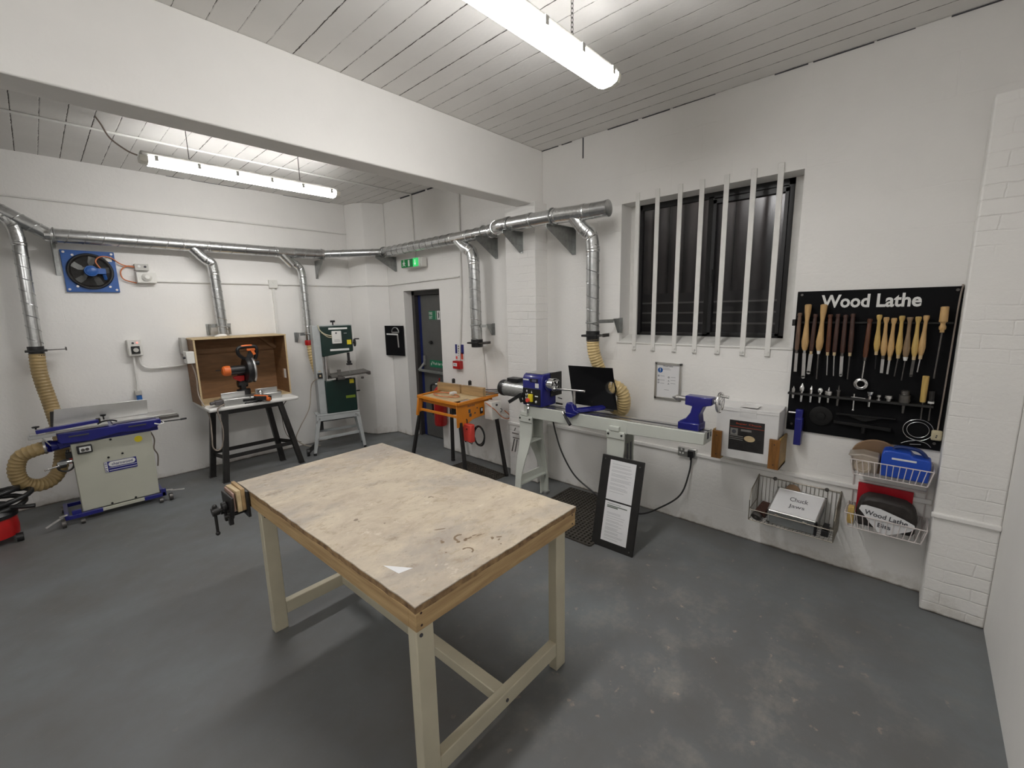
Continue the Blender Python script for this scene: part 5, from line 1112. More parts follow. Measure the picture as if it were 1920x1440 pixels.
# socket and plug
t=T('wall_socket','metal double wall socket with white switch on the right wall','socket',(3.555,1.325,.56))
g=G(); g.box(3.54,3.572,1.252,1.402,.575,.652); part(t,'metal_plate',g,M['silver'],bev=.004)
g=G(); g.box(3.5375,3.541,1.318,1.345,.622,.645); part(t,'switch_rocker',g,M['letter'],bev=.001)
g=G(); 
for y,z,w,h in ((1.37,.635,.012,.016),(1.382,.605,.014,.012),(1.358,.605,.014,.012)): g.box(3.5385,3.541,y-w/2,y+w/2,z-h/2,z+h/2)
part(t,'socket_holes',g,M['letter'])
t=T('mains_plug','black mains plug in the right half of the wall socket','plug',(3.53,1.285,.58))
g=G(); g.box(3.505,3.54,1.262,1.308,.59,.645); g.cyl((3.525,1.285,.595),(3.527,1.286,.56),.012,.008,n=10); part(t,'plug_body',g,M['black'],bev=.01)

# leaning notice board
t=T('leaning_notice_board','dark board with two printed sheets leaning against the lathe leg','board',(2.75,1.565,0))
b0=V((2.738,1.735,.0)); b1=V((2.748,1.400,.0)); u=(b1-b0).normalized(); 
top=V((2.885,0,.70)); up=(V((2.893,1.735,.685))-b0).normalized(); nr=up.cross(u)
if nr.x>0: nr=-nr
W=.345; H=.705
g=G(); g.prism([(0,0),(W,0),(W,H),(0,H)],b0,u,up,-nr*.018); part(t,'panel',g,M['blackwood'],bev=.003)
for k,z0 in enumerate((.055,.372)):
    g=G(); g.prism([(.075,z0),(.075+.212,z0),(.075+.212,z0+.305),(.075,z0+.305)],b0+nr*.0005,u,up,nr*.0008); part(t,'sheet',g,M['paper'],'printed sheet, '+('lower' if k==0 else 'upper'))
g=G(); random.seed(5); o=b0+nr*.0016
def line(a,c,w,h=.0022): g.prism([(a,c),(a+w,c),(a+w,c+h),(a,c+h)],o,u,up,nr*.0003)
z=.372+.305-.03
for para in (1,2,2,3,3,2,3,1):
    for k in range(para): line(.095,z,random.uniform(.12,.17)); z-=.0085
    z-=.011
z=.055+.305-.085
for para in (2,1,1,2,2,3,2,2,1):
    for k in range(para): line(.10,z,random.uniform(.10,.155)); z-=.0085
    z-=.009
part(t,'text_lines',g,M['inkl'],kind='stuff')
g=G(); line(.095,.055+.305-.035,.165,.007); line(.095,.055+.305-.047,.09,.009); line(.095,.055+.305-.018,.11,.003); part(t,'green_bar',g,mat('grey_green_ink',(.13,.16,.13),.6))
for a,c in ((.03,H-.03),(W-.03,H-.04),(W-.03,.03)): g=G(); p=b0+u*a+up*c; g.cyl(p,p+nr*.003,.006,n=10); part(t,'screw',g,M['dsteel'])

# floor mats with holes: ribs and cross ribs
def rubmat(label,c,sx,sy,rz):
    t=T('rubber_mat',label,'mat',c,rz,'perforated rubber mats')
    g=G(); n=int(sx/.034); m=int(sy/.034)
    for i in range(n+1): x=-sx/2+i*sx/n; g.box(x-.008,x+.008,-sy/2,sy/2,0,.011)
    for j in range(m+1): y=-sy/2+j*sy/m; g.box(-sx/2,sx/2,y-.0085,y+.0085,0,.0115)
    lpart(t,'mat_grid',g,M['matrub'])
    g=G(); g.box(-sx/2,sx/2,-sy/2,sy/2,.0002,.0015); lpart(t,'mat_base',g,M['board'])
rubmat('perforated rubber mat on the floor under the lathe',(3.09,2.09,.001),.84,.73,math.radians(2))
rubmat('perforated rubber mat on the floor in front of the router table',(3.225,3.56,.001),.22,.68,math.radians(-2))
# ================================================================ WOOD LATHE TOOL BOARD
BX=3.556
M['darkiron']=mat('dark_cast_iron',(.010,.0095,.0095),.5,var=.3,spec=.3)
t=T('tool_board','large black tool board lettered Wood Lathe on the right wall','tool board',(3.56,.24,.935))
g=G(); g.box(BX,3.572,-.156,.638,.935,1.897); part(t,'panel',g,M['board'],bev=.002)
g=G(); g.text('Wood Lathe',(BX-.0008,.256,1.828),(0,-1,0),(0,0,1),.49,.083,.028); part(t,'lettering',g,M['letter'])
g=G(); g.box(3.541,BX,-.134,.628,1.685,1.697); g.box(3.51,BX,.630,.648,1.670,1.712); part(t,'tool_rail',g,M['blackwood'],bev=.002)
g=G(); g.box(3.495,BX,-.10,.636,1.199,1.213); part(t,'shelf',g,M['blackwood'],bev=.002)
for y,z in ((.612,1.875),(-.132,1.877),(.607,.979),(-.127,.977)): g=G(); g.cyl((BX,y,z),(BX-.003,y,z),.008,n=10); part(t,'screw',g,M['dsteel'])

M['dbrown']=mat('mid_brown_turned_wood',(.17,.10,.065),.45,var=.3,scale=22,stretch=(3,3,.5))
def chisel(label,y0,zt,y1,zf,y2,ztip,m,shape,bl='flat',bm='steel',fer='brass',bw=.012,hr=.013):
    """turning tool hanging blade down: handle from (y0,zt) to (y1,zf), blade to (y2,ztip)"""
    X=3.518
    t=T('turning_tool',label,'turning tool',(X,y1,ztip),0,'turning tools hanging in the top rail')
    a=V((X,y0,zt)); b_=V((X,y1,zf)); d=b_-a; L=d.length
    if shape=='long': pf=[(0,.001),(.004,.014),(.02,.020),(.16,.018),(.34,.012),(.40,.0115),(.62,.017),(.80,.022),(.92,.019),(1,.012)]
    elif shape=='knob': pf=[(0,.004),(.006,.013),(.05,.0145),(.11,.012),(.16,.0085),(.40,.0095),(.62,.014),(.80,.0165),(.93,.013),(1,.009)]
    elif shape=='flare': pf=[(0,.014),(.02,.0155),(.12,.009),(.40,.0095),(.62,.014),(.80,.017),(.93,.014),(1,.010)]
    elif shape=='cap': pf=[(0,.004),(.008,.012),(.06,.0135),(.10,.0095),(.13,.011),(.45,.0125),(.8,.0135),(.97,.0125),(1,.010)]
    else: pf=[(0,.012),(.5,.012),(1,.011)]
    pf=[(p*L,r) if p!=0 or r>.01 else (0,.004) for p,r in pf]
    g=G(); g.lathe(a,d,pf,20); part(t,'handle',g,M[m])
    g=G(); e=b_+d.normalized()*.0; g.cyl(e,e+d.normalized()*.022,.009 if fer!='big' else .012,.008,n=16); part(t,'ferrule',g,{'brass':M['plyl'],'silver':M['silver'],'big':M['letter'],'dark':M['dsteel']}[fer])
    tip=V((X,y2,ztip)); q=b_+d.normalized()*.018
    g=G()
    if bl=='flat': g.beam(q,tip,bw,.005,up=(1,0,0)); 
    elif bl=='round': g.beam(q,tip+(q-tip).normalized()*.012,bw,.005,up=(1,0,0)); g.cyl(tip+(q-tip).normalized()*.012+V((-.0025,0,0)),tip+(q-tip).normalized()*.012+V((.0025,0,0)),bw/2,n=16)
    else: g.cyl(q,tip,bw/2,bw/2*.85,n=12)
    part(t,'blade',g,M[bm])
chisel('leftmost turning tool on the rail, brown handle with grey collar',.608,1.757,.608,1.506,.606,1.357,'dbrown','cap','flat','steel','dark',.018)
chisel('longest pale handled turning tool, second from the left, wide blade',.565,1.813,.563,1.506,.557,1.310,'tan','long','round','steel','silver',.020)
chisel('dark brown turning tool between the two long pale handled ones',.520,1.749,.525,1.502,.530,1.344,'walnut','cap','round','steel','brass',.022)
chisel('second long pale handled turning tool, dark narrow blade, fourth from the left',.478,1.811,.483,1.507,.481,1.315,'tan','long','rod','dsteel','big',.009)
chisel('reddish handled turning tool just right of the two long pale ones',.439,1.746,.434,1.500,.427,1.347,'rosy','cap','rod','steel','brass',.008)
chisel('dark turning tool with brass ferrule, sixth from the left',.398,1.748,.398,1.501,.391,1.345,'walnut','cap','rod','steel','brass',.008)
chisel('dark turning tool with wide round ended gouge blade, seventh from the left',.359,1.743,.357,1.499,.352,1.341,'walnut','cap','round','steel','dark',.017)
chisel('last dark turning tool before the gap in the middle of the rail',.322,1.750,.317,1.503,.316,1.330,'walnut','cap','rod','dsteel','brass',.009)
chisel('lone dark turning tool above the silver ring',.236,1.718,.239,1.477,.242,1.344,'rosy','cap','rod','steel','dark',.010)
ks=[('pale turning tool with a thin black blade, first of the right group',.193,1.742,.188,1.517,.184,1.405,'tany','knob','rod','black','brass',.006),
('pale turning tool with a wide silver blade, second of the right group',.159,1.727,.153,1.493,.152,1.385,'tan','knob','flat','steel','dark',.015),
('pale turning tool with narrow silver blade, third of the right group',.123,1.722,.122,1.488,.124,1.380,'tan','knob','flat','steel','brass',.010),
('yellowest turning tool of the right group, thin dark blade',.088,1.735,.084,1.502,.090,1.369,'tany','knob','rod','dsteel','brass',.007),
('grey brown flared turning tool with white ferrule in the right group',.052,1.726,.050,1.490,.055,1.347,'brown','flare','rod','dsteel','big',.007),
('pale turning tool with wide dark blade, just right of the grey brown one',.016,1.730,.013,1.497,.016,1.367,'tany','knob','round','dsteel','brass',.014),
('pale turning tool with a dark ink mark near its ferrule, last of the right group',-.018,1.737,-.015,1.503,-.010,1.403,'tan','knob','rod','steel','brass',.008)]
for k in ks: chisel(*k)
t=T('hollowing_tool','orange handled long thin shafted tool at the far right of the rail','turning tool',(3.518,-.09,1.372))
g=G(); a=V((3.518,-.089,1.786)); b_=V((3.518,-.091,1.641)); L=.145
g.lathe(a,b_-a,[(0,.012),(.003,.018),(.085,.019),(.092,.012),(.10,.010),(.115,.016),(.128,.015),(.135,.010),(.147,.010)],20); part(t,'handle',g,M['tan'])
g=G(); g.cyl(b_,(3.518,-.084,1.372),.0045,n=10); part(t,'shaft',g,M['dsteel'])
t=T('file','file with straight pale wooden handle standing in the lower shelf','file',(3.515,-.05,1.13))
g=G(); g.lathe((3.515,-.051,1.385),(0,0,-1),[(0,.013),(.003,.0155),(.15,.014),(.158,.012)],20); part(t,'handle',g,M['tany'])
g=G(); g.cyl((3.515,-.052,1.23),(3.515,-.053,1.125),.004,n=8); part(t,'shaft',g,M['dsteel'])
t=T('file','black handled tool standing beside the pale handled file','file',(3.515,-.085,1.13))
g=G(); g.cyl((3.515,-.085,1.298),(3.515,-.087,1.236),.014,.012); part(t,'handle',g,M['blackm'])
g=G(); g.cyl((3.515,-.087,1.236),(3.515,-.087,1.224),.014); part(t,'pale_ferrule',g,M['letter'])
g=G(); g.cyl((3.515,-.087,1.224),(3.515,-.088,1.12),.004,n=8); part(t,'shaft',g,M['dsteel'])

def acc(label,y,prof,m='steel',low=None,name='lathe_centre',cat='lathe centre'):
    t=T(name,label,cat,(3.515,y,1.213),0,'lathe fittings on the lower shelf')
    g=G(); g.lathe((3.515,y,1.213),(0,0,1),prof,20); part(t,'head',g,M[m])
    if low:
        g=G(); g.cyl((3.515,y,1.212),(3.515,y,low),.0085,.006,n=14); part(t,'taper',g,M[m])
acc('tiny dark tipped lathe centre, leftmost on the lower shelf',.605,[(0,.010),(.028,.010),(.030,.005),(.042,.003)],'steel',1.172)
acc('largest bright cone lathe centre, second on the lower shelf',.556,[(0,.009),(.012,.009),(.014,.014),(.036,.0155),(.045,.013),(.068,.002)],'chrome',1.152)
acc('narrow bright cone lathe centre, third on the lower shelf',.503,[(0,.009),(.03,.009),(.032,.011),(.055,.002)],'chrome',1.155)
acc('bright ball shaped lathe centre, fourth on the lower shelf',.452,[(0,.008),(.012,.008),(.016,.014),(.032,.017),(.045,.012),(.050,.004)],'chrome',1.158)
acc('wide disc shaped lathe centre with small point',.406,[(0,.012),(.004,.020),(.022,.022),(.030,.020),(.034,.007),(.055,.002)],'steel',1.165)
acc('thin dark pointed drive centre, left of the ring',.354,[(0,.009),(.03,.009),(.032,.012),(.042,.012),(.044,.005),(.072,.002)],'dsteel',1.15)
t=T('toggle_key','T shaped silver key through the lower shelf under the ring','key',(3.515,.27,1.132)); 
g=G(); g.cyl((3.512,.285,1.218),(3.512,.214,1.2155),.004,n=10); g.cyl((3.515,.272,1.24),(3.515,.270,1.135),.005,n=10); g.ball((3.515,.27,1.134),.008); part(t,'bar',g,M['chrome'])
acc('flared cup shaped centre right of the silver key',.193,[(0,.008),(.022,.008),(.028,.014),(.040,.017),(.050,.019),(.051,.0)],'chrome',1.166)
acc('small bobbin shaped fitting on the lower shelf',.149,[(0,.012),(.006,.012),(.010,.005),(.018,.006),(.022,.011),(.034,.011)],'steel')
acc('small lumpy silver fitting left of the big chuck',.102,[(0,.012),(.016,.013),(.018,.020),(.036,.019),(.038,.012)],'steel')
acc('big dark drill chuck on the lower shelf',.030,[(0,.024),(.002,.027),(.048,.027),(.050,.019),(.055,.018),(.058,.021),(.072,.020),(.078,.012)],'dsteel',1.148,'drill_chuck','chuck')
t=T('faceplate_ring','silver ring faceplate hung in the middle of the tool board','faceplate',(3.545,.247,1.26))
g=G(); 
R1=[]; 
c=V((3.545,.247,1.303))
for r,x in ((.020,0),(.020,-.012),(.024,-.014),(.036,-.010),(.038,0)): R1.append([c+V((x,r*math.cos(2*PI*k/32),r*math.sin(2*PI*k/32))) for k in range(32)])
g.rings(R1,closed=True); part(t,'ring',g,M['steel'])
g=G()
for k in range(8): a=k*PI/4; g.cyl((3.536,.247+.031*math.cos(a),1.303+.031*math.sin(a)),(3.5325,.247+.031*math.cos(a),1.303+.031*math.sin(a)),.003,n=8)
part(t,'screw_holes',g,M['ink'],kind='stuff')
g=G(); g.lathe((BX-.001,.440,1.062),(-1,0,0),[(0,.066),(.012,.066),(.014,.060),(.014,.028),(.022,.026),(.024,.015)],36); solo('faceplate','large black round faceplate low on the tool board','faceplate',g,M['darkiron'],(3.55,.44,1.0))
t=T('tool_rest_bar','upper black T shaped tool rest on the tool board','tool rest',(3.54,.2,1.09))
g=G(); g.prism([(.356,1.088),(.06,1.098),(.06,1.106),(.356,1.100)],(3.548,0,0),(0,1,0),(0,0,1),(-.02,0,0)); g.prism([(.30,1.090),(.12,1.096),(.20,1.062),(.22,1.062)],(3.548,0,0),(0,1,0),(0,0,1),(-.010,0,0)); part(t,'bar',g,M['darkiron'],bev=.001)
t=T('tool_rest_bar','lower black T shaped tool rest on the tool board','tool rest',(3.54,.2,.98))
g=G(); g.prism([(.365,1.030),(.074,1.020),(.074,1.042),(.365,1.048)],(3.548,0,0),(0,1,0),(0,0,1),(-.024,0,0)); g.cyl((3.536,.207,1.03),(3.536,.207,.985),.012,n=14); part(t,'bar',g,M['darkiron'],bev=.001)
t=T('push_clamp','blue plastic clamp bracket hanging over the left edge of the board','clamp',(3.54,.555,.845))
g=G(); g.box(3.52,3.556,.540,.583,1.00,1.093); g.box(3.495,3.552,.535,.578,.845,1.035); part(t,'body',g,M['blue'],bev=.004)
g=G(); g.cyl((3.53,.583,1.067),(3.53,.625,1.066),.007,n=10); part(t,'pin',g,M['steel'])
g=G()
for r,dy in ((.050,0),(.068,.0)):
    g.tube([(3.545-.004*(r>.06),-.048+r*math.cos(a),1.05+r*.95*math.sin(a)) for a in [2*PI*k/36+.4 for k in range(36)]],.0016,n=6,closed=True)
g.tube([(3.545,-.05,.985),(3.545,-.01,.972),(3.545,.02,.955)],.0018,sub=4); g.tube([(3.545,.0,1.0),(3.545,-.04,.985),(3.545,-.09,.975),(3.545,-.115,.952)],.0016,sub=4); g.tube([(3.545,-.02,.955),(3.545,-.07,.962)],.0016); solo('callipers','pair of thin steel callipers at the lower right of the board','callipers',g,M['silver'],(3.55,-.05,.95))
t=T('cable_switch','cream switch block hanging on a grey cable at the right of the board','switch',(3.54,-.132,1.0))
g=G(); g.box(3.53,3.556,-.155,-.108,1.0,1.062); part(t,'block',g,mat('cream_plastic',(.62,.55,.36),.5),bev=.008)
g=G(); g.cyl((3.531,-.13,1.022),(3.528,-.13,1.022),.004,n=8); g.cyl((3.531,-.132,1.032),(3.528,-.132,1.032),.004,n=8); part(t,'mark',g,M['ink'])
g=G(); g.tube([(3.545,-.133,1.06),(3.548,-.138,1.35),(3.548,-.142,1.70),(3.55,-.146,1.86),(3.545,-.152,1.90)],.004,sub=4); part(t,'cable',g,M['cable'])
g=G(); random.seed(9)
for k in range(14): g.ball((3.566,-.150+random.uniform(-.004,.006),1.80+k*.008),.006,n=6)
part(t,'putty',g,M['cable'],kind='stuff')

# ================================================================ CARTON IN WOODEN HOLDERS
t=T('carton','white cardboard carton with a dark printed picture','box',(3.47,.85,.70))
g=G(); g.box(3.378,3.568,.650,1.058,.70,1.085); part(t,'carton_body',g,M['card'],bev=.004)
g=G(); g.hexa([(3.374,.655,1.06),(3.568,.652,1.085),(3.568,1.05,1.085),(3.374,1.05,1.055),(3.374,.655,1.064),(3.568,.652,1.097),(3.568,1.05,1.090),(3.374,1.05,1.059)]); part(t,'flap',g,M['card'])
g=G(); g.box(3.3755,3.378,.79,.90,1.02,1.075); g.box(3.38,3.50,.79,.90,1.0935,1.0955); part(t,'tape',g,mat('glossy_tape',(.74,.73,.72),.12,coat=.6))
g=G(); g.prism([(.964,.766),(.730,.772),(.734,.993),(.964,.990)],(3.3775,0,0),(0,1,0),(0,0,1),(-.001,0,0)); part(t,'printed_picture',g,M['photo'])
g=G(); g.text('Super Chuck',(3.3757,.835,.968),(0,-1,0),(0,0,1),.17,.016,.012); g.box(3.3755,3.3765,.735,.96,.942,.945); part(t,'lettering',g,mat('brick_red_ink',(.45,.07,.03),.5))
g=G(); g.box(3.3755,3.3765,.905,.955,.880,.930); 
for k in range(3): g.box(3.3755,3.3765,.868,.958,.846+k*.013,.851+k*.013)
g.box(3.3755,3.3765,.815,.885,.915,.930); part(t,'printed_silver_shapes',g,M['steel'])
g=G(); 
P=[(.795+.030*math.cos(2*PI*k/20)*1.2,.865+.022*math.sin(2*PI*k/20)) for k in range(20)]; g.prism(P,(3.3765,.03,0),(0,1,0),(0,0,1),(-.001,0,0)); part(t,'printed_wood_bowl',g,M['pinel'])
g=G(); g.cyl((3.3755,.93,.905),(3.3745,.93,.905),.015,n=16); part(t,'printed_ring',g,M['ink'])
for nm,y0,y1,lab in (('l',1.008,1.075,'brown wooden corner holder at the left end of the carton'),('r',.628,.695,'brown wooden corner holder at the right end of the carton')):
    t=T('wooden_holder',lab,'bracket',(3.37,(y0+y1)/2,.685),0,'brown wooden holders')
    g=G(); g.box(3.355,3.374,y0,y1,.682,.895); part(t,'front_strip',g,M['oak'],bev=.002)
    g=G(); ya=y1-.012 if nm=='l' else y0; g.box(3.374,3.570,ya,ya+.012,.682,.900); g.box(3.374,3.570,min(y0,y1),max(y0,y1),.682,.697); part(t,'side_strip',g,mat('side_wood_'+nm,(.40,.25,.08),.5,var=.25,scale=12))
    g=G()
    for z in (.715,.86): g.cyl((3.356,(y0+y1)/2,z),(3.3535,(y0+y1)/2,z),.005,n=8)
    part(t,'screw',g,M['walnut'])

# ================================================================ WIRE BASKETS
def wires(g,segs,r=.0022):
    for a,b_ in segs: g.cyl(a,b_,r,n=6)
t=T('wire_basket','dark wire basket with high sides below the carton','basket',(3.47,.53,.27),0,'wire baskets on the right wall')
xf,xb=3.345,3.566; yl,yr=.785,.285; zb=.275
g=G()
S_=[((xf,yl,zb),(xf,yr,zb)),((xf,yl,zb+.08),(xf,yr,zb+.08)),((xb,yl,zb),(xb,yr,zb)),((xb,yl,.545),(xb,yr,.545)),((xb,yl,.55),(xb,yl,zb)),((xb,yr,.55),(xb,yr,zb))]
for y in (yl,yr):
    S_+=[((xf,y,zb),(xf,y,zb+.15)),((xf,y,zb+.15),(xf+.03,y,zb+.22)),((xf+.03,y,zb+.22),(xb,y,.555)),((xf,y,zb),(xb,y,zb)),((xf,y,zb+.08),(xb,y,zb+.09))]
wires(g,S_,.0038); part(t,'frame_wire',g,M['wired'])
g=G(); S_=[]
for i in range(1,20): y=yl+(yr-yl)*i/20; S_+=[((xb,y,.545),(xb,y,zb)),((xb,y,zb),(xf,y,zb)),((xf,y,zb),(xf,y,zb+.008))]
for y in (yl,yr):
    for i in range(1,9):
        x=xf+.03+(xb-xf-.03)*i/9; S_.append(((x,y,zb),(x,y,zb+.22+(.555-zb-.22)*i/9)))
for i in range(1,6): S_.append(((xf+(xb-xf)*i/6,yl,zb),(xf+(xb-xf)*i/6,yr,zb)))
wires(g,S_,.0017); part(t,'thin_wire',g,M['wired'],kind='stuff')
g=G()
for y in (.68,.365): g.cyl((xb-.004,y,.545),(xb+.004,y,.545),.013,n=14)
part(t,'fixing_washer',g,M['dsteel'])
t=T('aluminium_case','aluminium case labelled Chuck Jaws in the dark wire basket','case',(3.45,.52,.285))
C0=[V(p) for p in ((3.356,.665,.385),(3.356,.385,.383),(3.535,.365,.492),(3.535,.645,.496))]
g=G(); D=V((.02,0,-.105)); dn=(C0[1]-C0[0]).cross(C0[3]-C0[0]).normalized(); 
if dn.z<0: dn=-dn
g.hexa([p+V((.004,0,-.098)) for p in C0]+[p-dn*.004 for p in C0]); part(t,'case_body',g,mat('case_side_panel',(.24,.25,.25),.35,.4,bump=.4,bscale=25),bev=.002)
g=G(); 
for a,b_ in ((0,1),(1,2),(2,3),(3,0)): g.cyl(C0[a]-dn*.006,C0[b_]-dn*.006,.009,n=10); 
for a in range(4): g.cyl(C0[a]-dn*.006,C0[a]+V((.004,0,-.095)),.006,n=8)
part(t,'edge_trim',g,M['silver'])
g=G(); g.hexa([p-dn*.004 for p in C0]+[p for p in C0]); part(t,'case_lid',g,M['silver'])
g=G(); cc=sum(C0,V())/4; Q=[cc+(p-cc)*.97 for p in C0]; g.hexa([p+dn*.0005 for p in Q]+[p+dn*.0015 for p in Q]); part(t,'paper_label',g,M['paper'])
g=G(); u=(C0[1]-C0[0]).normalized(); w=dn.cross(u)
if w.z<0: w=-w
g.text('Chuck',cc+dn*.0022+w*.028+u*.01,u,w,.11,.036,.012); g.text('Jaws',cc+dn*.0022-w*.032+u*.005,u,w,.095,.036,.012); part(t,'lettering',g,M['inkl'] if False else mat('dark_grey_ink',(.14,.14,.15),.6))
g=G()
for f in (.18,.78): c=C0[0].lerp(C0[1],f)+V((0,0,-.024)); g.beam(c+V((-.006,.014,0)),c+V((-.006,-.014,0)),.006,.012,up=dn)
part(t,'latch',g,M['chrome'],bev=.001)
g=G()
for p in (C0[0],C0[1]): g.ball(p-dn*.006,.010,n=8); g.ball(p+V((.004,0,-.093)),.010,n=8)
g.cyl(C0[1]+V((0,0,-.012)),C0[1]+V((.004,0,-.093)),.009,n=8)
for p in (C0[2],C0[3]): g.ball(p-dn*.006,.010,n=8)
part(t,'corner_protector',g,M['black'])
g=G(); g.beam((3.50,.70,.36),(3.39,.725,.315),.07,.05); solo('wooden_block','dark wooden block in the left of the dark wire basket','block',g,M['walnut'],(3.45,.71,.30),bev=.006)
g=G(); g.cyl((3.375,.735,.315),(3.352,.74,.30),.036,n=20); g.cyl((3.352,.74,.30),(3.347,.741,.297),.012,n=12); solo('lathe_chuck','dark round lathe chuck at the left front of the dark wire basket','chuck',g,M['dsteel'],(3.36,.74,.28),bev=.003)
g=G(); g.cyl((3.545,.56,.49),(3.552,.56,.49),.045,n=24); solo('round_disc','tan disc edge showing behind the aluminium case','disc',g,M['hessian'],(3.55,.56,.45))
g=G(); g.box(3.38,3.47,.315,.355,.282,.325); g.box(3.38,3.47,.318,.352,.335,.345); solo('black_block','black ribbed block right of the aluminium case in the basket','block',g,M['black'],(3.42,.33,.28),bev=.003)

def rack(label,z0,z1,yl,yr,xf=3.345):
    t=T('wire_basket',label,'basket',(3.46,(yl+yr)/2,z0),0,'wire baskets on the right wall')
    g=G(); xb=3.565
    wires(g,[((xf,yl,z1),(xf,yr,z1)),((xf,yl-.02,z0),(xf,yr+.02,z0)),((xf,yl,z1),(xf,yl-.02,z0)),((xf,yr,z1),(xf,yr+.02,z0)),((xb,yl,z1),(xb,yr,z1)),((xf,yl,z1),(xb,yl,z1)),((xf,yr,z1),(xb,yr,z1)),((xb,yl,z1),(xb,yl-.02,z0)),((xb,yr,z1),(xb,yr+.02,z0)),((xf,yl-.02,z0),(xb,yl-.02,z0)),((xf,yr+.02,z0),(xb,yr+.02,z0))],.0034); part(t,'frame_wire',g,M['wirew'])
    g=G(); n=13; S_=[]
    for i in range(1,n):
        a=yl+(yr-yl)*i/n; b_=(yl-.02)+(yr-yl+.04)*i/n; S_+=[((xf,a,z1),(xf,b_,z0)),((xf,b_,z0),(xb,b_,z0)),((xb,b_,z0),(xb,a,z1))]
    for i in range(1,4): x=xf+(xb-xf)*i/4; S_+=[((x,yl,z1),(x,yl-.02,z0)),((x,yr,z1),(x,yr+.02,z0))]
    wires(g,S_,.0024); part(t,'thin_wire',g,M['wirew'],kind='stuff'); return t
r1=rack('white wire basket under the tool board, holding the blue case',.765,.858,.242,-.138)
r2=rack('lowest white wire basket by the pillar, holding the dark bag',.415,.503,.240,-.145)
g=G(); wires(g,[((3.563,.232,.86),(3.563,.225,.42)),((3.563,-.13,.86),(3.563,-.125,.42))],.004); g.box(3.555,3.569,-.125,.20,.655,.668); part(r1,'back_rail',g,M['wirew'])
t=T('blue_case','blue plastic carry case standing in the upper white basket','case',(3.42,-.02,.77))
g=G(); g.prism([(.098,.775),(-.118,.775),(-.125,.86),(-.122,.905),(-.105,.912),(-.045,.915),(-.03,.935),(.06,.940),(.09,.935),(.098,.91)],(3.375,0,0),(0,1,0),(0,0,1),(.11,0,0)); part(t,'case_body',g,M['bluecase'],bev=.008)
g=G(); g.tube([(3.43,.045,.935),(3.43,.03,.955),(3.43,-.05,.955),(3.43,-.085,.935),(3.43,-.10,.91)],.011,sub=4); part(t,'carry_handle',g,mat('dark_blue_handle',(.01,.03,.14),.45))
g=G(); g.box(3.3725,3.3755,-.06,.05,.888,.899); part(t,'white_strip',g,M['letter'],bev=.001)
g=G(); g.cyl((3.53,.13,.84),(3.545,.13,.845),.125,n=48); solo('round_board','round tan hardboard disc behind the items in the upper basket','disc',g,M['hessian'],(3.535,.13,.72),bev=.002)
t=T('plastic_bag','cloudy plastic bag holding a round tub in the upper white basket','bag',(3.43,.17,.77))
g=G(); g.prism([(.235,.775),(.11,.775),(.105,.88),(.19,.89),(.262,.872),(.235,.86)],(3.38,0,0),(0,1,0),(0,0,1),(.13,0,0)); part(t,'bag',g,M['clear'],bev=.012)
g=G(); g.lathe((3.379,.18,.815),(-1,0,0),[(0,.040),(.012,.042),(.014,.030),(.010,.026),(.012,.012)],28); part(t,'tub_lid',g,mat('tub_lid',(.55,.46,.36),.3,var=.15))
g=G(); g.box(3.545,3.552,-.07,.20,.44,.652); solo('red_folder','red card folder standing behind the dark bag','folder',g,M['redcard'],(3.55,.065,.44))
t=T('tool_bag','dark rounded bag with white Wood Lathe Bits label in the lower basket','bag',(3.42,.04,.42))
g=G(); P=[(.185,.425),(-.09,.425),(-.10,.52),(-.085,.585),(-.04,.615),(.06,.625),(.14,.62),(.178,.59),(.19,.52)]; g.prism(P,(3.38,0,0),(0,1,0),(0,0,1),(.13,0,0)); part(t,'bag_body',g,M['bag'],bev=.02)
g=G(); P=[(.172,.545),(.165,.570),(.14,.578),(.07,.572),(-.04,.538),(-.088,.516),(-.094,.497),(-.07,.470),(-.01,.435),(.03,.415),(.07,.422),(.12,.475),(.15,.520)]; g.prism(P,(3.3385,0,0),(0,1,0),(0,0,1),(.002,0,0)) if False else g.prism(P,(3.352,0,0),(0,1,0),(0,0,1),(.002,0,0)); part(t,'white_label',g,M['paper'])
g=G(); U=(0,-.995,-.09); 
g.text('Wood Lathe',(3.3512,.042,.525),(0,-.975,-.11),(0,-.11,.975),.205,.030,.015); g.text('Bits',(3.3512,.045,.467),(0,-.985,-.06),(0,-.06,.985),.062,.028,.015); part(t,'lettering',g,M['ink'])
g=G(); g.box(3.37,3.42,.195,.228,.425,.535); solo('wooden_offcut','pale wooden offcut in the left of the lower white basket','block',g,M['tany'],(3.40,.21,.42),bev=.003)
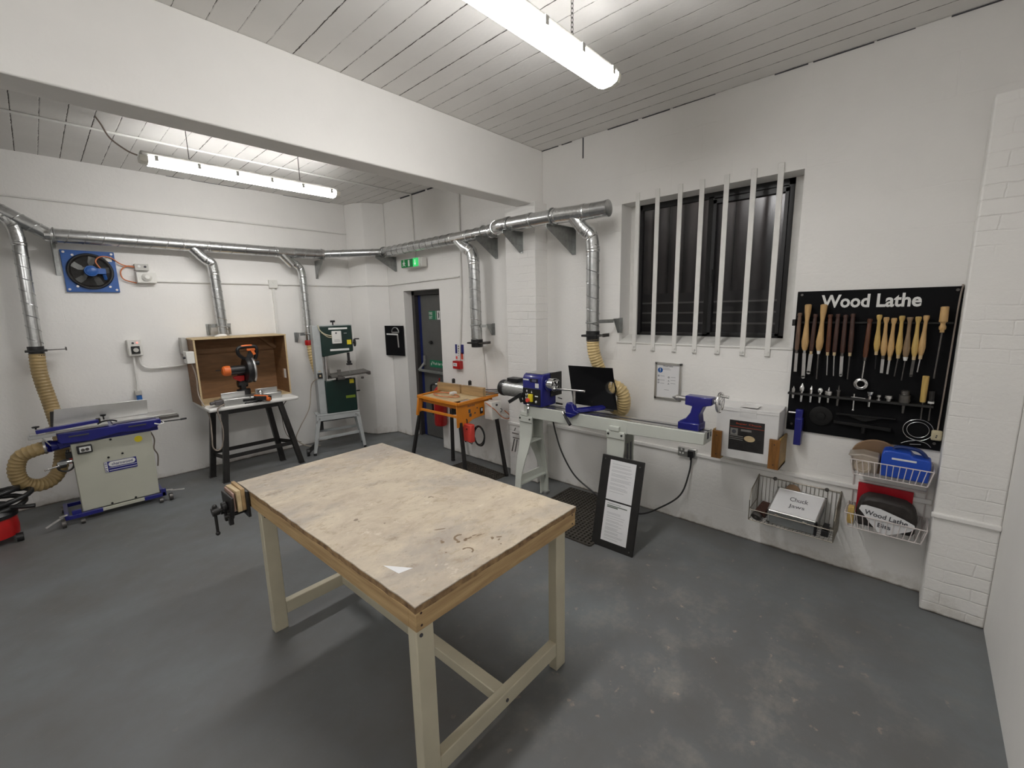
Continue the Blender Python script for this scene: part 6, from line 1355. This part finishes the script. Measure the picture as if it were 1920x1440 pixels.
# hooks and small spanners hanging on the pier behind the lathe
g=G(); wires(g,[((3.37,3.10,.56),(3.35,3.10,.53)),((3.36,3.14,.50),(3.36,3.05,.50)),((3.35,3.10,.44),(3.34,3.13,.30)),((3.35,3.06,.44),(3.345,3.09,.30)),((3.36,3.13,.45),(3.36,3.03,.45))],.006); solo('hanging_keys','small metal keys hanging on the pier left of the lathe leg','keys',g,M['dsteel'],(3.37,3.1,.3))
g=G(); wires(g,[((3.36,2.93,.56),(3.365,2.93,.30)),((3.365,2.97,.45),(3.365,2.97,.36))],.008); solo('hex_bar','dark thin bar hanging on the pier, seen through the lathe leg','bar',g,M['dsteel'],(3.365,2.93,.3))

# ================================================================ CAMERA AND RENDER SETTINGS
f,yaw,pitch,roll=822.1032702734211,0.8209771399189774,-0.16888998014556092,-0.020612280854273
cy_,sy_=math.cos(yaw),math.sin(yaw)
fw=V((sy_*math.cos(pitch),cy_*math.cos(pitch),math.sin(pitch))); r0=V((cy_,-sy_,0)); u0=r0.cross(fw)
r=r0*math.cos(roll)+u0*math.sin(roll); u=-r0*math.sin(roll)+u0*math.cos(roll)
cd=bpy.data.cameras.new('Camera'); cam=bpy.data.objects.new('Camera',cd); C.objects.link(cam)
cd.sensor_fit='HORIZONTAL'; cd.sensor_width=36; cd.lens=f/1920*36; cd.clip_start=.02
mw=Matrix((r,u,-fw)).transposed().to_4x4(); mw.translation=V((0,0,1.82)); cam.matrix_world=mw
S.camera=cam
w=bpy.data.worlds.new('World'); S.world=w; w.use_nodes=True
w.node_tree.nodes['Background'].inputs[0].default_value=(.05,.055,.07,1); w.node_tree.nodes['Background'].inputs[1].default_value=.15
# added unseen area light, brightens the ribs and slats outside the window
ld_=bpy.data.lights.new('added_outside_fill','AREA'); ld_.energy=8; ld_.size=.5; ld_.color=(1,.9,.8); lo=bpy.data.objects.new('added_outside_fill',ld_); C.objects.link(lo); lo.location=(4.2,1.2,3.3); lo.rotation_euler=(math.radians(20),math.radians(-35),0)
S.view_settings.view_transform='Standard'; S.view_settings.look='None'; S.view_settings.exposure=.07; S.view_settings.gamma=1; S.view_settings.use_curve_mapping=False
try: S.cycles.max_bounces=8; S.cycles.diffuse_bounces=5
except Exception: pass
